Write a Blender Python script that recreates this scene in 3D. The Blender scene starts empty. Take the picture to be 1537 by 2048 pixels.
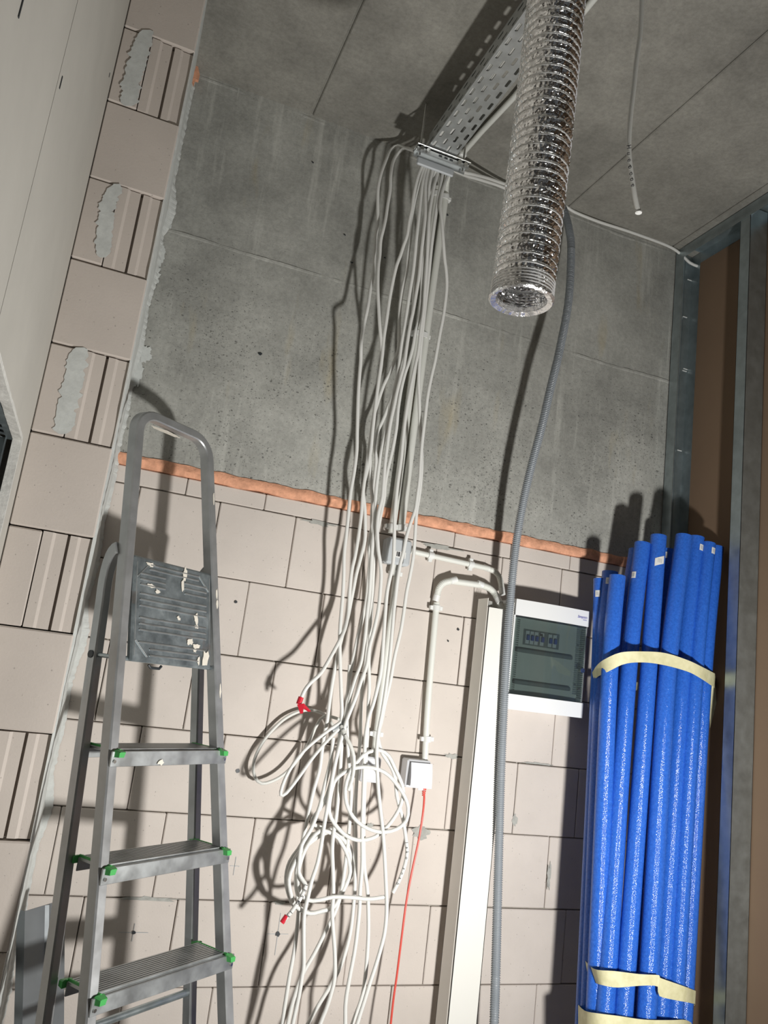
import bpy, bmesh, math, random
from mathutils import Vector, Matrix, noise

random.seed(7)
scene = bpy.context.scene
COL = scene.collection

# ------------------------------------------------------------------ camera, light, world
CAMY, CAMZ, FPX = -2.1036, 1.5, 1566.19
YAW, PITCH, ROLL = 0.34427, 0.20901, 0.12904
fw = Vector((math.sin(YAW) * math.cos(PITCH), math.cos(YAW) * math.cos(PITCH), math.sin(PITCH)))
r0 = fw.cross(Vector((0, 0, 1))).normalized()
u0 = r0.cross(fw)
RT = r0 * math.cos(ROLL) + u0 * math.sin(ROLL)
UP = -r0 * math.sin(ROLL) + u0 * math.cos(ROLL)
CAM = Vector((0, CAMY, CAMZ))
cd = bpy.data.cameras.new('camera')
cam = bpy.data.objects.new('camera', cd)
COL.objects.link(cam)
cam.matrix_world = Matrix(((RT.x, UP.x, -fw.x, CAM.x), (RT.y, UP.y, -fw.y, CAM.y), (RT.z, UP.z, -fw.z, CAM.z), (0, 0, 0, 1)))
cd.sensor_fit = 'VERTICAL'
cd.sensor_height = 36.0
cd.sensor_width = 27.0
cd.lens = 36.0 * FPX / 2048
cd.clip_start = 0.02
scene.camera = cam

world = bpy.data.worlds.new('world')
scene.world = world
world.use_nodes = True
wb = world.node_tree.nodes['Background']
wb.inputs[0].default_value = (0.92, 0.96, 1.0, 1)
wb.inputs[1].default_value = 0.075

LPOS = Vector((1.09, -1.47, 1.04))          # the site floodlight standing just out of frame
ld = bpy.data.lights.new('site_floodlight', 'AREA')
ld.shape = 'DISK'
ld.size = 0.10
ld.energy = 30.0
ld.color = (1.0, 0.985, 0.95)
lo = bpy.data.objects.new('site_floodlight', ld)
COL.objects.link(lo)
lo.location = LPOS
lo.rotation_euler = (Vector((0.62, 0.0, 1.75)) - LPOS).to_track_quat('-Z', 'Y').to_euler()

vs = scene.view_settings
vs.view_transform = 'Standard'
vs.look = 'None'
vs.gamma = 1.0
vs.use_curve_mapping = False
vs.exposure = 0.0

# ------------------------------------------------------------------ measuring helpers (photo point + real distance off the back wall)
def ray(x, y):
    return RT * ((x - 768.5) / FPX) - UP * ((y - 1024) / FPX) + fw
def P(x, y, d):
    r = ray(x, y); return CAM + r * ((-CAMY - d) / r.y)
def PZ(x, y, z):
    r = ray(x, y); return CAM + r * ((z - CAMZ) / r.z)
def PX(x, y, X):
    r = ray(x, y); return CAM + r * (X / r.x)

# ------------------------------------------------------------------ materials
def mat(name, col, rough=0.6, metal=0.0, spec=0.5):
    m = bpy.data.materials.new(name)
    m.use_nodes = True
    b = m.node_tree.nodes['Principled BSDF']
    b.inputs['Base Color'].default_value = (*col, 1)
    b.inputs['Roughness'].default_value = rough
    b.inputs['Metallic'].default_value = metal
    b.inputs['Specular IOR Level'].default_value = spec
    return m
class NT:
    def __init__(s, m):
        s.m = m; s.t = m.node_tree; s.b = s.t.nodes['Principled BSDF']
        s.co = s.t.nodes.new('ShaderNodeTexCoord').outputs['Object']
    def n(s, kind, **kw):
        o = s.t.nodes.new(kind)
        for k, v in kw.items():
            if k in o.inputs: o.inputs[k].default_value = v
            else: setattr(o, k, v)
        return o
    def l(s, a, b): s.t.links.new(a, b)
    def noise(s, scale, detail=4, rough=0.55, co=None):
        o = s.n('ShaderNodeTexNoise', Scale=scale, Detail=detail, Roughness=rough)
        s.l(co or s.co, o.inputs['Vector']); return o.outputs['Fac']
    def ramp(s, fac, stops):
        o = s.n('ShaderNodeValToRGB'); e = o.color_ramp.elements
        while len(e) < len(stops): e.new(0.5)
        for i, (p, c) in enumerate(stops):
            e[i].position = p; e[i].color = (*c, 1) if not isinstance(c, (int, float)) else (c, c, c, 1)
        s.l(fac, o.inputs['Fac']); return o.outputs['Color']
    def mix(s, a, b, fac, mode='MIX'):
        o = s.n('ShaderNodeMix', data_type='RGBA', blend_type=mode)
        for sock, v in ((o.inputs[6], a), (o.inputs[7], b), (o.inputs[0], fac)):
            if hasattr(v, 'links'): s.l(v, sock)
            elif isinstance(v, (int, float)): sock.default_value = v
            else: sock.default_value = (*v, 1)
        return o.outputs[2]
    def math(s, op, a, b=0.0):
        o = s.n('ShaderNodeMath', operation=op)
        for i, v in enumerate((a, b)):
            if hasattr(v, 'links'): s.l(v, o.inputs[i])
            else: o.inputs[i].default_value = v
        return o.outputs[0]
    def scaled(s, vec):
        o = s.n('ShaderNodeMapping'); o.inputs['Scale'].default_value = vec
        s.l(s.co, o.inputs['Vector']); return o.outputs[0]
    def bump(s, h, strength=0.3, dist=0.002, prev=None):
        o = s.n('ShaderNodeBump', Strength=strength, Distance=dist)
        s.l(h, o.inputs['Height'])
        if prev: s.l(prev, o.inputs['Normal'])
        s.l(o.outputs[0], s.b.inputs['Normal']); return o.outputs[0]
    def color(s, c): s.l(c, s.b.inputs['Base Color'])
    def rough(s, c): s.l(c, s.b.inputs['Roughness'])

def concrete_mat(name, base, pores=True, stain=True):
    m = mat(name, base, 0.85, 0, 0.25); t = NT(m)
    k = lambda f: tuple(c * f for c in base)
    big = t.noise(2.6, 6, 0.65)
    col = t.ramp(big, [(0.3, k(0.70)), (0.5, base), (0.7, k(1.28))])
    mid = t.noise(13, 5, 0.7)
    col = t.mix(col, t.ramp(mid, [(0.3, 0.72), (0.65, 1.0)]), 0.6, 'MULTIPLY')
    fine = t.noise(75, 6, 0.75)
    col = t.mix(col, t.ramp(fine, [(0.32, 0.55), (0.6, 1.0)]), 0.5, 'MULTIPLY')
    h = fine
    if stain:
        streak = t.noise(3.0, 5, 0.65, t.scaled((7, 7, 0.6)))
        col = t.mix(col, k(1.45), t.ramp(streak, [(0.56, 0.0), (0.72, 0.55)]))
        rust = t.noise(2.6, 3, 0.5, t.scaled((4, 4, 0.9)))
        col = t.mix(col, (base[0] * 1.05, base[1] * 0.86, base[2] * 0.5), t.ramp(rust, [(0.62, 0.0), (0.76, 0.5)]))
        drip = t.noise(11, 2, 0.5, t.scaled((4, 4, 0.25)))
        col = t.mix(col, k(1.75), t.ramp(drip, [(0.72, 0.0), (0.78, 0.35)]))
    if pores:
        sx = t.n('ShaderNodeSeparateXYZ'); t.l(t.co, sx.inputs[0])
        low = t.ramp(t.math('MULTIPLY', sx.outputs[2], 0.3), [(0.70, 1.0), (0.83, 0.30)])
        for sc, thr, pw, amt in ((30, 0.12, 6.0, 0.85), (85, 0.24, 2.8, 0.7), (170, 0.33, 1.9, 0.5)):
            v = t.n('ShaderNodeTexVoronoi', Scale=sc)
            wob = t.n('ShaderNodeTexNoise', Scale=40.0); t.l(t.co, wob.inputs['Vector'])
            mp = t.n('ShaderNodeVectorMath', operation='MULTIPLY_ADD'); t.l(wob.outputs['Color'], mp.inputs[0]); mp.inputs[1].default_value = (0.02, 0.02, 0.02)
            t.l(t.scaled((1, 1, 1.4)), mp.inputs[2]); t.l(mp.outputs[0], v.inputs['Vector'])
            w = t.n('ShaderNodeSeparateColor'); t.l(v.outputs['Color'], w.inputs[0])
            lim = t.math('MULTIPLY', t.math('POWER', w.outputs[0], pw), thr * 1.6)
            zone = t.math('MULTIPLY', t.ramp(t.noise(3.4, 4), [(0.3, 0.45), (0.62, 1.0)]), low)
            pit = t.math('LESS_THAN', v.outputs['Distance'], t.math('MULTIPLY', lim, zone))
            col = t.mix(col, k(0.25), t.math('MULTIPLY', pit, amt))
            h = t.math('SUBTRACT', h, t.math('MULTIPLY', pit, 1.6))
    t.color(col); t.bump(h, 0.55, 0.003)
    return m
M = {}
M['concrete'] = concrete_mat('wall_concrete', (0.45, 0.45, 0.415))
M['slab'] = concrete_mat('ceiling_concrete', (0.335, 0.325, 0.29), pores=False, stain=False)
M['floor'] = concrete_mat('floor_concrete', (0.40, 0.39, 0.37), pores=False, stain=False)

def block_mat(name, base):
    m = mat(name, base, 0.9, 0, 0.2); t = NT(m)
    k = lambda f: tuple(c * f for c in base)
    col = t.ramp(t.noise(5, 4), [(0.3, k(0.93)), (0.7, k(1.05))])
    col = t.mix(col, (base[0] * 0.86, base[1] * 0.86, base[2] * 0.84), t.ramp(t.noise(28, 5, 0.7), [(0.6, 0), (0.8, 0.6)]))
    v = t.n('ShaderNodeTexVoronoi', Scale=160); t.l(t.co, v.inputs['Vector'])
    w = t.n('ShaderNodeSeparateColor'); t.l(v.outputs['Color'], w.inputs[0])
    pit = t.math('LESS_THAN', v.outputs['Distance'], t.math('MULTIPLY', t.math('POWER', w.outputs[0], 14), 0.28))
    col = t.mix(col, k(0.7), pit)
    t.color(col)
    t.bump(t.math('SUBTRACT', t.noise(220, 3), pit), 0.22, 0.0015)
    return m
M['block'] = block_mat('aerated_block', (0.65, 0.59, 0.54))
M['blockpier'] = block_mat('aerated_block_pier', (0.60, 0.54, 0.49))
def noisy(name, base, sc, lo, hi, rough=0.85, bump=0.4, dist=0.002):
    m = mat(name, base, rough, 0, 0.3); t = NT(m)
    n = t.noise(sc, 5, 0.65)
    t.color(t.ramp(n, [(0.3, tuple(c * lo for c in base)), (0.7, tuple(c * hi for c in base))]))
    t.bump(n, bump, dist); return m
M['joint'] = noisy('joint_mortar', (0.42, 0.395, 0.35), 60, 0.7, 1.1)
M['mortar'] = noisy('grey_white_mortar', (0.60, 0.62, 0.60), 45, 0.88, 1.08, bump=0.6)
M['greymortar'] = noisy('grey_smear', (0.42, 0.42, 0.39), 70, 0.8, 1.1)
M['foam'] = noisy('orange_foam', (0.85, 0.43, 0.27), 55, 0.72, 1.12, bump=0.8, dist=0.004)
M['plaster'] = noisy('plaster', (0.56, 0.54, 0.49), 4, 0.94, 1.04, 0.75, 0.05)
M['boardedge'] = noisy('chipped_gypsum', (0.74, 0.73, 0.69), 90, 0.8, 1.05, bump=0.8)
M['brownboard'] = noisy('board_back_paper', (0.215, 0.145, 0.095), 3, 0.95, 1.04, 0.9, 0.03)
def galv(name, base, rough, metal=0.85, sc=30):
    m = mat(name, base, rough, metal); t = NT(m)
    n = t.noise(sc, 4)
    t.color(t.ramp(n, [(0.3, tuple(c * 0.85 for c in base)), (0.7, tuple(min(1, c * 1.1) for c in base))]))
    t.rough(t.ramp(n, [(0.3, rough * 0.85), (0.7, min(1, rough * 1.2))]))
    return m
M['galv'] = galv('galvanised_steel', (0.42, 0.48, 0.50), 0.34)
M['tray'] = galv('tray_steel', (0.52, 0.54, 0.54), 0.42, 0.75)
M['bolt'] = mat('zinc_bolt', (0.7, 0.7, 0.68), 0.25, 1.0)
M['alu'] = galv('ladder_aluminium', (0.44, 0.45, 0.455), 0.36, 0.62, 18)
M['alustep'] = galv('step_aluminium', (0.46, 0.48, 0.48), 0.40, 0.8, 25)
def worn(name):
    m = mat(name, (0.3, 0.34, 0.36), 0.42, 0.75); t = NT(m)
    n = t.noise(22, 6, 0.7)
    c = t.ramp(n, [(0.3, (0.20, 0.24, 0.26)), (0.6, (0.36, 0.41, 0.43)), (0.8, (0.5, 0.54, 0.55))])
    r = t.noise(16, 3)
    c = t.mix(c, (0.28, 0.17, 0.11), t.ramp(r, [(0.66, 0), (0.76, 0.6)]))
    t.color(c); t.rough(t.ramp(n, [(0.3, 0.3), (0.7, 0.55)])); return m
M['platform'] = worn('worn_platform_steel')
M['splash'] = noisy('dried_plaster_splash', (0.78, 0.73, 0.64), 60, 0.9, 1.05)
M['green'] = mat('green_plastic', (0.07, 0.40, 0.10), 0.4)
M['cable'] = mat('white_cable', (0.76, 0.76, 0.73), 0.42)
M['cable2'] = mat('off_white_shaded_cable', (0.70, 0.70, 0.66), 0.45)  # duller white; puts shade into the colour of the wide wall loop
M['cut'] = mat('cut_cable_end', (0.30, 0.24, 0.19), 0.7)
M['ink'] = mat('black_ink', (0.02, 0.02, 0.025), 0.6)
M['conduit'] = mat('white_pvc', (0.76, 0.77, 0.72), 0.35)
M['clip'] = mat('clip_pvc', (0.80, 0.81, 0.79), 0.35)
M['socket'] = mat('white_plastic', (0.76, 0.78, 0.82), 0.32)
M['greybox'] = mat('grey_plastic', (0.50, 0.53, 0.55), 0.45)
M['greyboxside'] = mat('grey_plastic_base', (0.44, 0.46, 0.47), 0.5)
M['label'] = mat('paper_label', (0.78, 0.78, 0.76), 0.6)
M['trunk'] = mat('trunking_pvc', (0.82, 0.81, 0.76), 0.4)
M['hose'] = mat('grey_corrugated', (0.27, 0.295, 0.32), 0.38)
M['red'] = mat('red_pvc', (0.72, 0.075, 0.05), 0.4)
M['redtape'] = mat('red_tape', (0.62, 0.02, 0.04), 0.35)
M['tietape'] = mat('grey_tape', (0.30, 0.32, 0.33), 0.4)
M['dbox'] = mat('enclosure_white', (0.80, 0.81, 0.81), 0.35)
M['dboxin'] = mat('enclosure_inner', (0.50, 0.53, 0.50), 0.5)
M['dark'] = mat('dark_plastic', (0.03, 0.035, 0.04), 0.45)
M['slotdark'] = mat('shadow_gap_plastic', (0.16, 0.18, 0.18), 0.5)
M['bluetoggle'] = mat('blue_toggle', (0.05, 0.09, 0.32), 0.4)
M['logo'] = mat('logo_blue', (0.10, 0.09, 0.45), 0.5)
M['sheet'] = galv('grey_sheet_metal', (0.20, 0.215, 0.225), 0.5, 0.5, 8)  # base darkened to put the ladder's shade into the colour
def smoke():
    m = bpy.data.materials.new('smoked_door'); m.use_nodes = True
    nt = m.node_tree; nt.nodes.clear()
    out = nt.nodes.new('ShaderNodeOutputMaterial')
    tr = nt.nodes.new('ShaderNodeBsdfTransparent'); tr.inputs[0].default_value = (0.72, 0.765, 0.76, 1)
    gl = nt.nodes.new('ShaderNodeBsdfGlossy'); gl.inputs['Roughness'].default_value = 0.06
    df = nt.nodes.new('ShaderNodeBsdfDiffuse'); df.inputs[0].default_value = (0.075, 0.085, 0.088, 1)
    m1 = nt.nodes.new('ShaderNodeMixShader'); m1.inputs[0].default_value = 0.16
    fr = nt.nodes.new('ShaderNodeFresnel'); fr.inputs[0].default_value = 1.45
    m2 = nt.nodes.new('ShaderNodeMixShader')
    nt.links.new(tr.outputs[0], m1.inputs[1]); nt.links.new(df.outputs[0], m1.inputs[2])
    nt.links.new(fr.outputs[0], m2.inputs[0]); nt.links.new(m1.outputs[0], m2.inputs[1]); nt.links.new(gl.outputs[0], m2.inputs[2])
    nt.links.new(m2.outputs[0], out.inputs[0]); return m
M['smoke'] = smoke()
def bluefoam():
    m = mat('blue_foam', (0.030, 0.135, 0.62), 0.16, 0, 0.55); t = NT(m)
    v = t.n('ShaderNodeTexVoronoi', Scale=430); t.l(t.scaled((1, 1, 1.2)), v.inputs['Vector'])
    t.color(t.ramp(t.noise(160, 3, 0.7), [(0.3, (0.020, 0.105, 0.50)), (0.7, (0.036, 0.165, 0.68))]))
    b = t.bump(v.outputs['Distance'], 0.36, 0.0016)
    t.bump(t.noise(420, 2, 0.5), 0.2, 0.001, b); return m
M['blue'] = bluefoam()
def tape():
    m = mat('masking_tape', (0.72, 0.68, 0.42), 0.6); t = NT(m)
    n = t.noise(40, 4, 0.6)
    t.color(t.ramp(n, [(0.3, (0.62, 0.59, 0.34)), (0.7, (0.78, 0.74, 0.48))])); t.bump(n, 0.5, 0.002); return m
M['tape'] = tape()
def foil():
    m = mat('aluminium_foil', (0.93, 0.93, 0.93), 0.13, 1.0); t = NT(m)
    v = t.n('ShaderNodeTexVoronoi', Scale=130, feature='F1'); t.l(t.scaled((1, 1, 0.35)), v.inputs['Vector'])
    b = t.bump(v.outputs['Distance'], 0.32, 0.004)
    t.bump(t.noise(70, 3, 0.6), 0.35, 0.003, b); return m
M['foil'] = foil()
M['wire'] = mat('duct_wire_rib', (0.85, 0.85, 0.84), 0.35, 0.7)
M['rim'] = mat('foil_rim', (0.9, 0.9, 0.9), 0.24, 0.95)
rt = NT(M['rim']); rt.bump(rt.noise(110, 3, 0.6), 0.6, 0.004)

# ------------------------------------------------------------------ mesh helpers
def wloc(o):
    v = Vector((0, 0, 0))
    while o: v += o.location; o = o.parent
    return v
def tag(o, label=None, cat=None, group=None, kind=None):
    if label: o['label'] = label
    if cat: o['category'] = cat
    if group: o['group'] = group
    if kind: o['kind'] = kind
    return o
def thing(name, label, cat, loc, group=None):
    o = bpy.data.objects.new(name, None); COL.objects.link(o)
    o.location = loc; o.empty_display_size = 0.05
    return tag(o, label, cat, group)
class MB:
    def __init__(s): s.v = []; s.f = []
    def add(s, vs, fs):
        k = len(s.v); s.v += [Vector(p) for p in vs]; s.f += [tuple(i + k for i in f) for f in fs]; return s
    def box(s, a, b, ch=0.0):
        """axis box between corners, optional chamfer on all edges"""
        x0, y0, z0 = a; x1, y1, z1 = b
        if ch <= 0:
            return s.add([(x, y, z) for x in (x0, x1) for y in (y0, y1) for z in (z0, z1)],
                         [(0, 1, 3, 2), (4, 6, 7, 5), (0, 4, 5, 1), (2, 3, 7, 6), (0, 2, 6, 4), (1, 5, 7, 3)])
        c = ((x0 + x1) / 2, (y0 + y1) / 2, (z0 + z1) / 2); h = ((x1 - x0) / 2, (y1 - y0) / 2, (z1 - z0) / 2)
        return s.obox(Vector(c), (Vector((1, 0, 0)), Vector((0, 1, 0)), Vector((0, 0, 1))), h, ch)
    def obox(s, c, ax, h, ch=0.0):
        """oriented (chamfered) box"""
        ch = min(ch, *(0.98 * q for q in h))
        if ch <= 0:
            vs = [c + ax[0] * (i * h[0]) + ax[1] * (j * h[1]) + ax[2] * (k * h[2]) for i in (-1, 1) for j in (-1, 1) for k in (-1, 1)]
            return s.add(vs, [(0, 1, 3, 2), (4, 6, 7, 5), (0, 4, 5, 1), (2, 3, 7, 6), (0, 2, 6, 4), (1, 5, 7, 3)])
        vs = []; idx = {}
        for i in (-1, 1):
            for j in (-1, 1):
                for k in (-1, 1):
                    for w in range(3):
                        q = [h[t] - (0 if t == w else ch) for t in range(3)]
                        idx[(i, j, k, w)] = len(vs)
                        vs.append(c + ax[0] * (i * q[0]) + ax[1] * (j * q[1]) + ax[2] * (k * q[2]))
        fs = []
        for w in range(3):
            a, b = (w + 1) % 3, (w + 2) % 3
            for sg in (-1, 1):
                loop = []
                for (p, q) in ((-1, -1), (1, -1), (1, 1), (-1, 1)):
                    t = [0, 0, 0]; t[w] = sg; t[a] = p; t[b] = q; loop.append(idx[(*t, w)])
                fs.append(tuple(loop if sg > 0 else loop[::-1]))
        for w in range(3):
            a, b = (w + 1) % 3, (w + 2) % 3
            for p in (-1, 1):
                for q in (-1, 1):
                    lo = [0, 0, 0]; hi = [0, 0, 0]
                    lo[w] = -1; hi[w] = 1; lo[a] = hi[a] = p; lo[b] = hi[b] = q
                    f = (idx[(*lo, a)], idx[(*hi, a)], idx[(*hi, b)], idx[(*lo, b)])
                    fs.append(f if p * q > 0 else f[::-1])
        for i in (-1, 1):
            for j in (-1, 1):
                for k in (-1, 1):
                    f = (idx[(i, j, k, 0)], idx[(i, j, k, 1)], idx[(i, j, k, 2)])
                    fs.append(f if i * j * k > 0 else f[::-1])
        return s.add(vs, fs)
    def tube(s, pts, r, seg=8, caps=True, rf=None):
        """round tube along points; rf(i) overrides radius"""
        n = len(pts); k = len(s.v)
        t = (pts[1] - pts[0]).normalized()
        a = t.cross(Vector((0.3, -0.9, 0.2))).normalized()
        for i in range(n):
            t = (pts[min(n - 1, i + 1)] - pts[max(0, i - 1)])
            if t.length < 1e-9: t = Vector((0, 0, 1))
            t.normalize(); a = (a - t * a.dot(t)).normalized(); b = t.cross(a)
            rr = rf(i) if rf else r
            s.v += [pts[i] + (a * math.cos(q * 2 * math.pi / seg) + b * math.sin(q * 2 * math.pi / seg)) * rr for q in range(seg)]
        for i in range(n - 1):
            for q in range(seg):
                q2 = (q + 1) % seg
                s.f.append((k + i * seg + q, k + i * seg + q2, k + (i + 1) * seg + q2, k + (i + 1) * seg + q))
        if caps:
            s.f.append(tuple(k + q for q in range(seg))[::-1]); s.f.append(tuple(k + (n - 1) * seg + q for q in range(seg)))
        return s
    def prism(s, poly, e, o=Vector((0, 0, 0))):
        """polygon of 3D points extruded by vector e"""
        n = len(poly); k = len(s.v)
        s.v += [Vector(p) + o for p in poly] + [Vector(p) + o + e for p in poly]
        s.f.append(tuple(k + i for i in range(n))[::-1]); s.f.append(tuple(k + n + i for i in range(n)))
        for i in range(n):
            j = (i + 1) % n; s.f.append((k + i, k + j, k + n + j, k + n + i))
        return s
    def build(s, name, m, parent=None, smooth=False, loc=None, angle=0.6):
        me = bpy.data.meshes.new(name)
        base = wloc(parent) if parent else Vector((0, 0, 0))
        off = base + (Vector(loc) if loc is not None else Vector((0, 0, 0)))
        me.from_pydata([tuple(p - off) for p in s.v], [], s.f)
        me.materials.append(M[m] if isinstance(m, str) else m)
        bm = bmesh.new(); bm.from_mesh(me); bmesh.ops.recalc_face_normals(bm, faces=bm.faces)
        if smooth:
            for f in bm.faces: f.smooth = True
            for e in bm.edges:
                if len(e.link_faces) == 2 and e.calc_face_angle(0) > angle: e.smooth = False
        bm.to_mesh(me); bm.free()
        o = bpy.data.objects.new(name, me); COL.objects.link(o)
        o.parent = parent
        if loc is not None: o.location = loc
        return o
def struct(o): o['kind'] = 'structure'; return o
def sroot(name):
    o = bpy.data.objects.new(name, None); COL.objects.link(o); return struct(o)
def spline(pts, step=0.012):
    """Catmull-Rom through points, resampled"""
    n = len(pts); out = []
    for i in range(n - 1):
        p0, p1, p2, p3 = pts[max(0, i - 1)], pts[i], pts[i + 1], pts[min(n - 1, i + 2)]
        m = max(2, int((p2 - p1).length / step))
        for j in range(m):
            t = j / m
            out.append(0.5 * ((2 * p1) + (p2 - p0) * t + (2 * p0 - 5 * p1 + 4 * p2 - p3) * t * t + (3 * p1 - p0 - 3 * p2 + p3) * t ** 3))
    out.append(pts[-1].copy()); return out
def blob(c, ax, ay, nrm, rx, ry, th=0.002, n=18, jag=0.3, seed=0):
    """thin irregular patch"""
    rnd = random.Random(seed); poly = []
    for i in range(n):
        a = i * 2 * math.pi / n; k = 1 + jag * (rnd.random() * 2 - 1)
        poly.append(c + ax * (rx * k * math.cos(a)) + ay * (ry * k * math.sin(a)))
    return MB().prism(poly, nrm * th)
X3, Y3, Z3 = Vector((1, 0, 0)), Vector((0, 1, 0)), Vector((0, 0, 1))

# ================================================================== SETTING
ZC = 3.147            # ceiling height
ZB = 1.9104           # top of the full block courses on the back wall
ZO = 1.9576           # underside of the orange foam strip
ZF = 2.639            # formwork joint
XP = 1.745            # room face of the metal stud partition
XL = -0.175           # plastered left wall
struct(MB().box((-1.6, -4.2, -0.12), (2.2, 0.12, 0.0)).build('floor', 'floor'))

# --- ceiling: cast slab panels
ceil = sroot('ceiling')
MB().box((-1.6, -4.2, ZC + 0.006), (2.2, 0.12, ZC + 0.15)).build('slab', 'slab', ceil)
xs = [-1.6, -0.55, 0.356, 1.268, 1.716, 2.2]
for a, b in zip(xs, xs[1:]):
    MB().box((a + 0.0022, -4.2, ZC), (b - 0.0022, 0.1, ZC + 0.02), 0.003).build('slab_panel', 'slab', ceil)

# --- back wall: concrete above, aerated blocks below
wback = sroot('wall_back')
def rough_panel(x0, x1, z0, z1, nx, nz, amp, jag0, jag1):
    mb = MB(); k = 0
    for j in range(nz + 1):
        for i in range(nx + 1):
            x = x0 + (x1 - x0) * i / nx; z = z0 + (z1 - z0) * j / nz
            if j == 0: z += jag0 * noise.noise((x * 23, 0.3, z * 9))
            if j == nz: z += jag1 * noise.noise((x * 23, 4.3, z * 9))
            mb.v.append(Vector((x, amp * noise.noise((x * 3.1, 1.7, z * 3.3)) + amp * 0.4 * noise.noise((x * 17, 5, z * 17)), z)))
    for j in range(nz):
        for i in range(nx):
            a = j * (nx + 1) + i; mb.f.append((a, a + 1, a + nx + 2, a + nx + 1))
    return mb
rough_panel(-0.9, 1.86, ZF + 0.002, ZC + 0.01, 160, 40, 0.0022, 0, 0).build('concrete_panel', 'concrete', wback, True)
rough_panel(-0.9, 1.86, 1.972, ZF - 0.002, 160, 50, 0.0022, 0.006, 0).build('concrete_panel', 'concrete', wback, True)
MB().box((-1.6, 0.012, -0.1), (2.2, 0.12, ZC + 0.1)).build('wall_core', 'joint', wback)
# formwork fin between the concrete pours
for z, amp in ((ZF, 1.0), (ZC - 0.012, 0.7)):
    mb = MB(); n = 220
    for i in range(n + 1):
        x = -0.9 + 2.76 * i / n
        h = amp * (0.001 + 0.006 * max(0, noise.noise((x * 7, 2, z))) + 0.0022 * noise.noise((x * 40, 1, z)))
        dz = 0.004 * noise.noise((x * 5, 7, z))
        mb.v += [Vector((x, 0.004, z + dz + 0.011)), Vector((x, -h, z + dz + 0.002)), Vector((x, -h * 0.6, z + dz - 0.004)), Vector((x, 0.004, z + dz - 0.012))]
    for i in range(n):
        for q in range(3):
            a = i * 4 + q; mb.f.append((a, a + 1, a + 5, a + 4))
    mb.build('formwork_ridge', 'concrete', wback)
# orange foam seal
mb = MB(); n = 200; prof = [(0.01, 0.0), (-0.006, 0.003), (-0.009, 0.4), (-0.008, 0.7), (-0.004, 0.97), (0.01, 1.0)]
for i in range(n + 1):
    x = -0.6 + 2.35 * i / n
    t = ZO + 0.032 + 0.005 * noise.noise((x * 20, 3, 1)); b = ZO + 0.0035 * noise.noise((x * 14, 8, 1))
    for (y, f) in prof:
        mb.v.append(Vector((x, y + 0.005 * noise.noise((x * 45, f * 6, 2)), b + (t - b) * f)))
for i in range(n):
    for q in range(5):
        a = i * 6 + q; mb.f.append((a, a + 1, a + 7, a + 6))
mb.build('foam_strip', 'foam', wback, True)
# blocks: joints measured per course, gaps filled with whole blocks
known = {-1: [0.19, 0.405, 0.625, 0.99, 1.185, 1.4], 0: [0.075, 0.285, 0.498, 0.715, 0.935, 1.16, 1.375, 1.59],
         1: [0.18, 0.398, 0.612, 0.83, 1.05, 1.27, 1.49], 2: [0.075, 0.29, 0.504, 0.72, 0.94, 1.165, 1.391, 1.61],
         3: [0.19, 0.40, 0.61, 0.821, 1.056, 1.275, 1.49], 4: [0.04, 0.286, 0.512, 0.735, 0.964, 1.185, 1.405, 1.62],
         5: [0.13, 0.35, 0.585, 0.81, 1.04, 1.26, 1.48], 6: [0.04, 0.26, 0.47, 0.70, 0.95, 1.18, 1.40, 1.62],
         7: [0.15, 0.37, 0.59, 0.81, 1.03, 1.25, 1.47], 8: [0.04, 0.26, 0.48, 0.70, 0.92, 1.14, 1.36, 1.58], 9: [0.15, 0.37, 0.59, 0.81, 1.03, 1.25, 1.47]}
rb = random.Random(3)
for c, js in known.items():
    zt = ZB - 0.2 * c if c >= 0 else ZO
    zb = max(0.0, ZB - 0.2 * (c + 1))
    e = [-0.17] + js + [1.9]
    for a, b in zip(e, e[1:]):
        g = 0.0006 + rb.random() * 0.0009
        y = rb.uniform(-0.0015, 0.0015)
        MB().box((a + g, y, zb + 0.0010 + rb.random() * 0.001), (b - g, 0.08, zt - 0.0010 - rb.random() * 0.001), 0.0022).build('block', 'block', wback)
# grey smeared adhesive on a few bed joints, pencil crosses and a plug hole
for i, (x, y, rx, rz) in enumerate([(842, 1664, 0.024, 0.016), (640, 1046, 0.05, 0.006), (880, 1094, 0.06, 0.006), (905, 1512, 0.02, 0.007), (560, 1805, 0.02, 0.004), (1098, 1755, 0.006, 0.035), (1030, 1640, 0.008, 0.016), (740, 1650, 0.012, 0.006), (300, 1798, 0.07, 0.005), (1075, 1527, 0.05, 0.003)]):
    blob(P(x, y, 0.0012), X3, Z3, -Y3, rx, rz, 0.001, 22, 0.4, i).build('adhesive_smear', 'greymortar', wback)
def pencil(x, y, L1, L2):
    c = P(x, y, 0.0018); mb = MB()
    mb.box(c - Vector((L1, 0.0002, 0.0007)), c + Vector((L1, 0.0, 0.0007))); mb.box(c - Vector((0.0007, 0.0002, L2)), c + Vector((0.0007, 0.0, L2)))
    mb.build('pencil_mark', 'greyboxside', wback)
pencil(470, 1732, 0.012, 0.022); pencil(556, 1868, 0.028, 0.05); pencil(267, 1865, 0.035, 0.02)
for (x, y, r) in [(556, 1868, 0.006), (268, 1865, 0.004), (472, 1204, 0.0035), (476, 1542, 0.005), (800, 695, 0.0), (917, 1259, 0.0035), (897, 1282, 0.003)]:
    if r: blob(P(x, y, 0.0022), X3, Z3, -Y3, r, r, 0.0006, 10, 0.25, int(x)).build('drill_hole', 'dark', wback)
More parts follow.
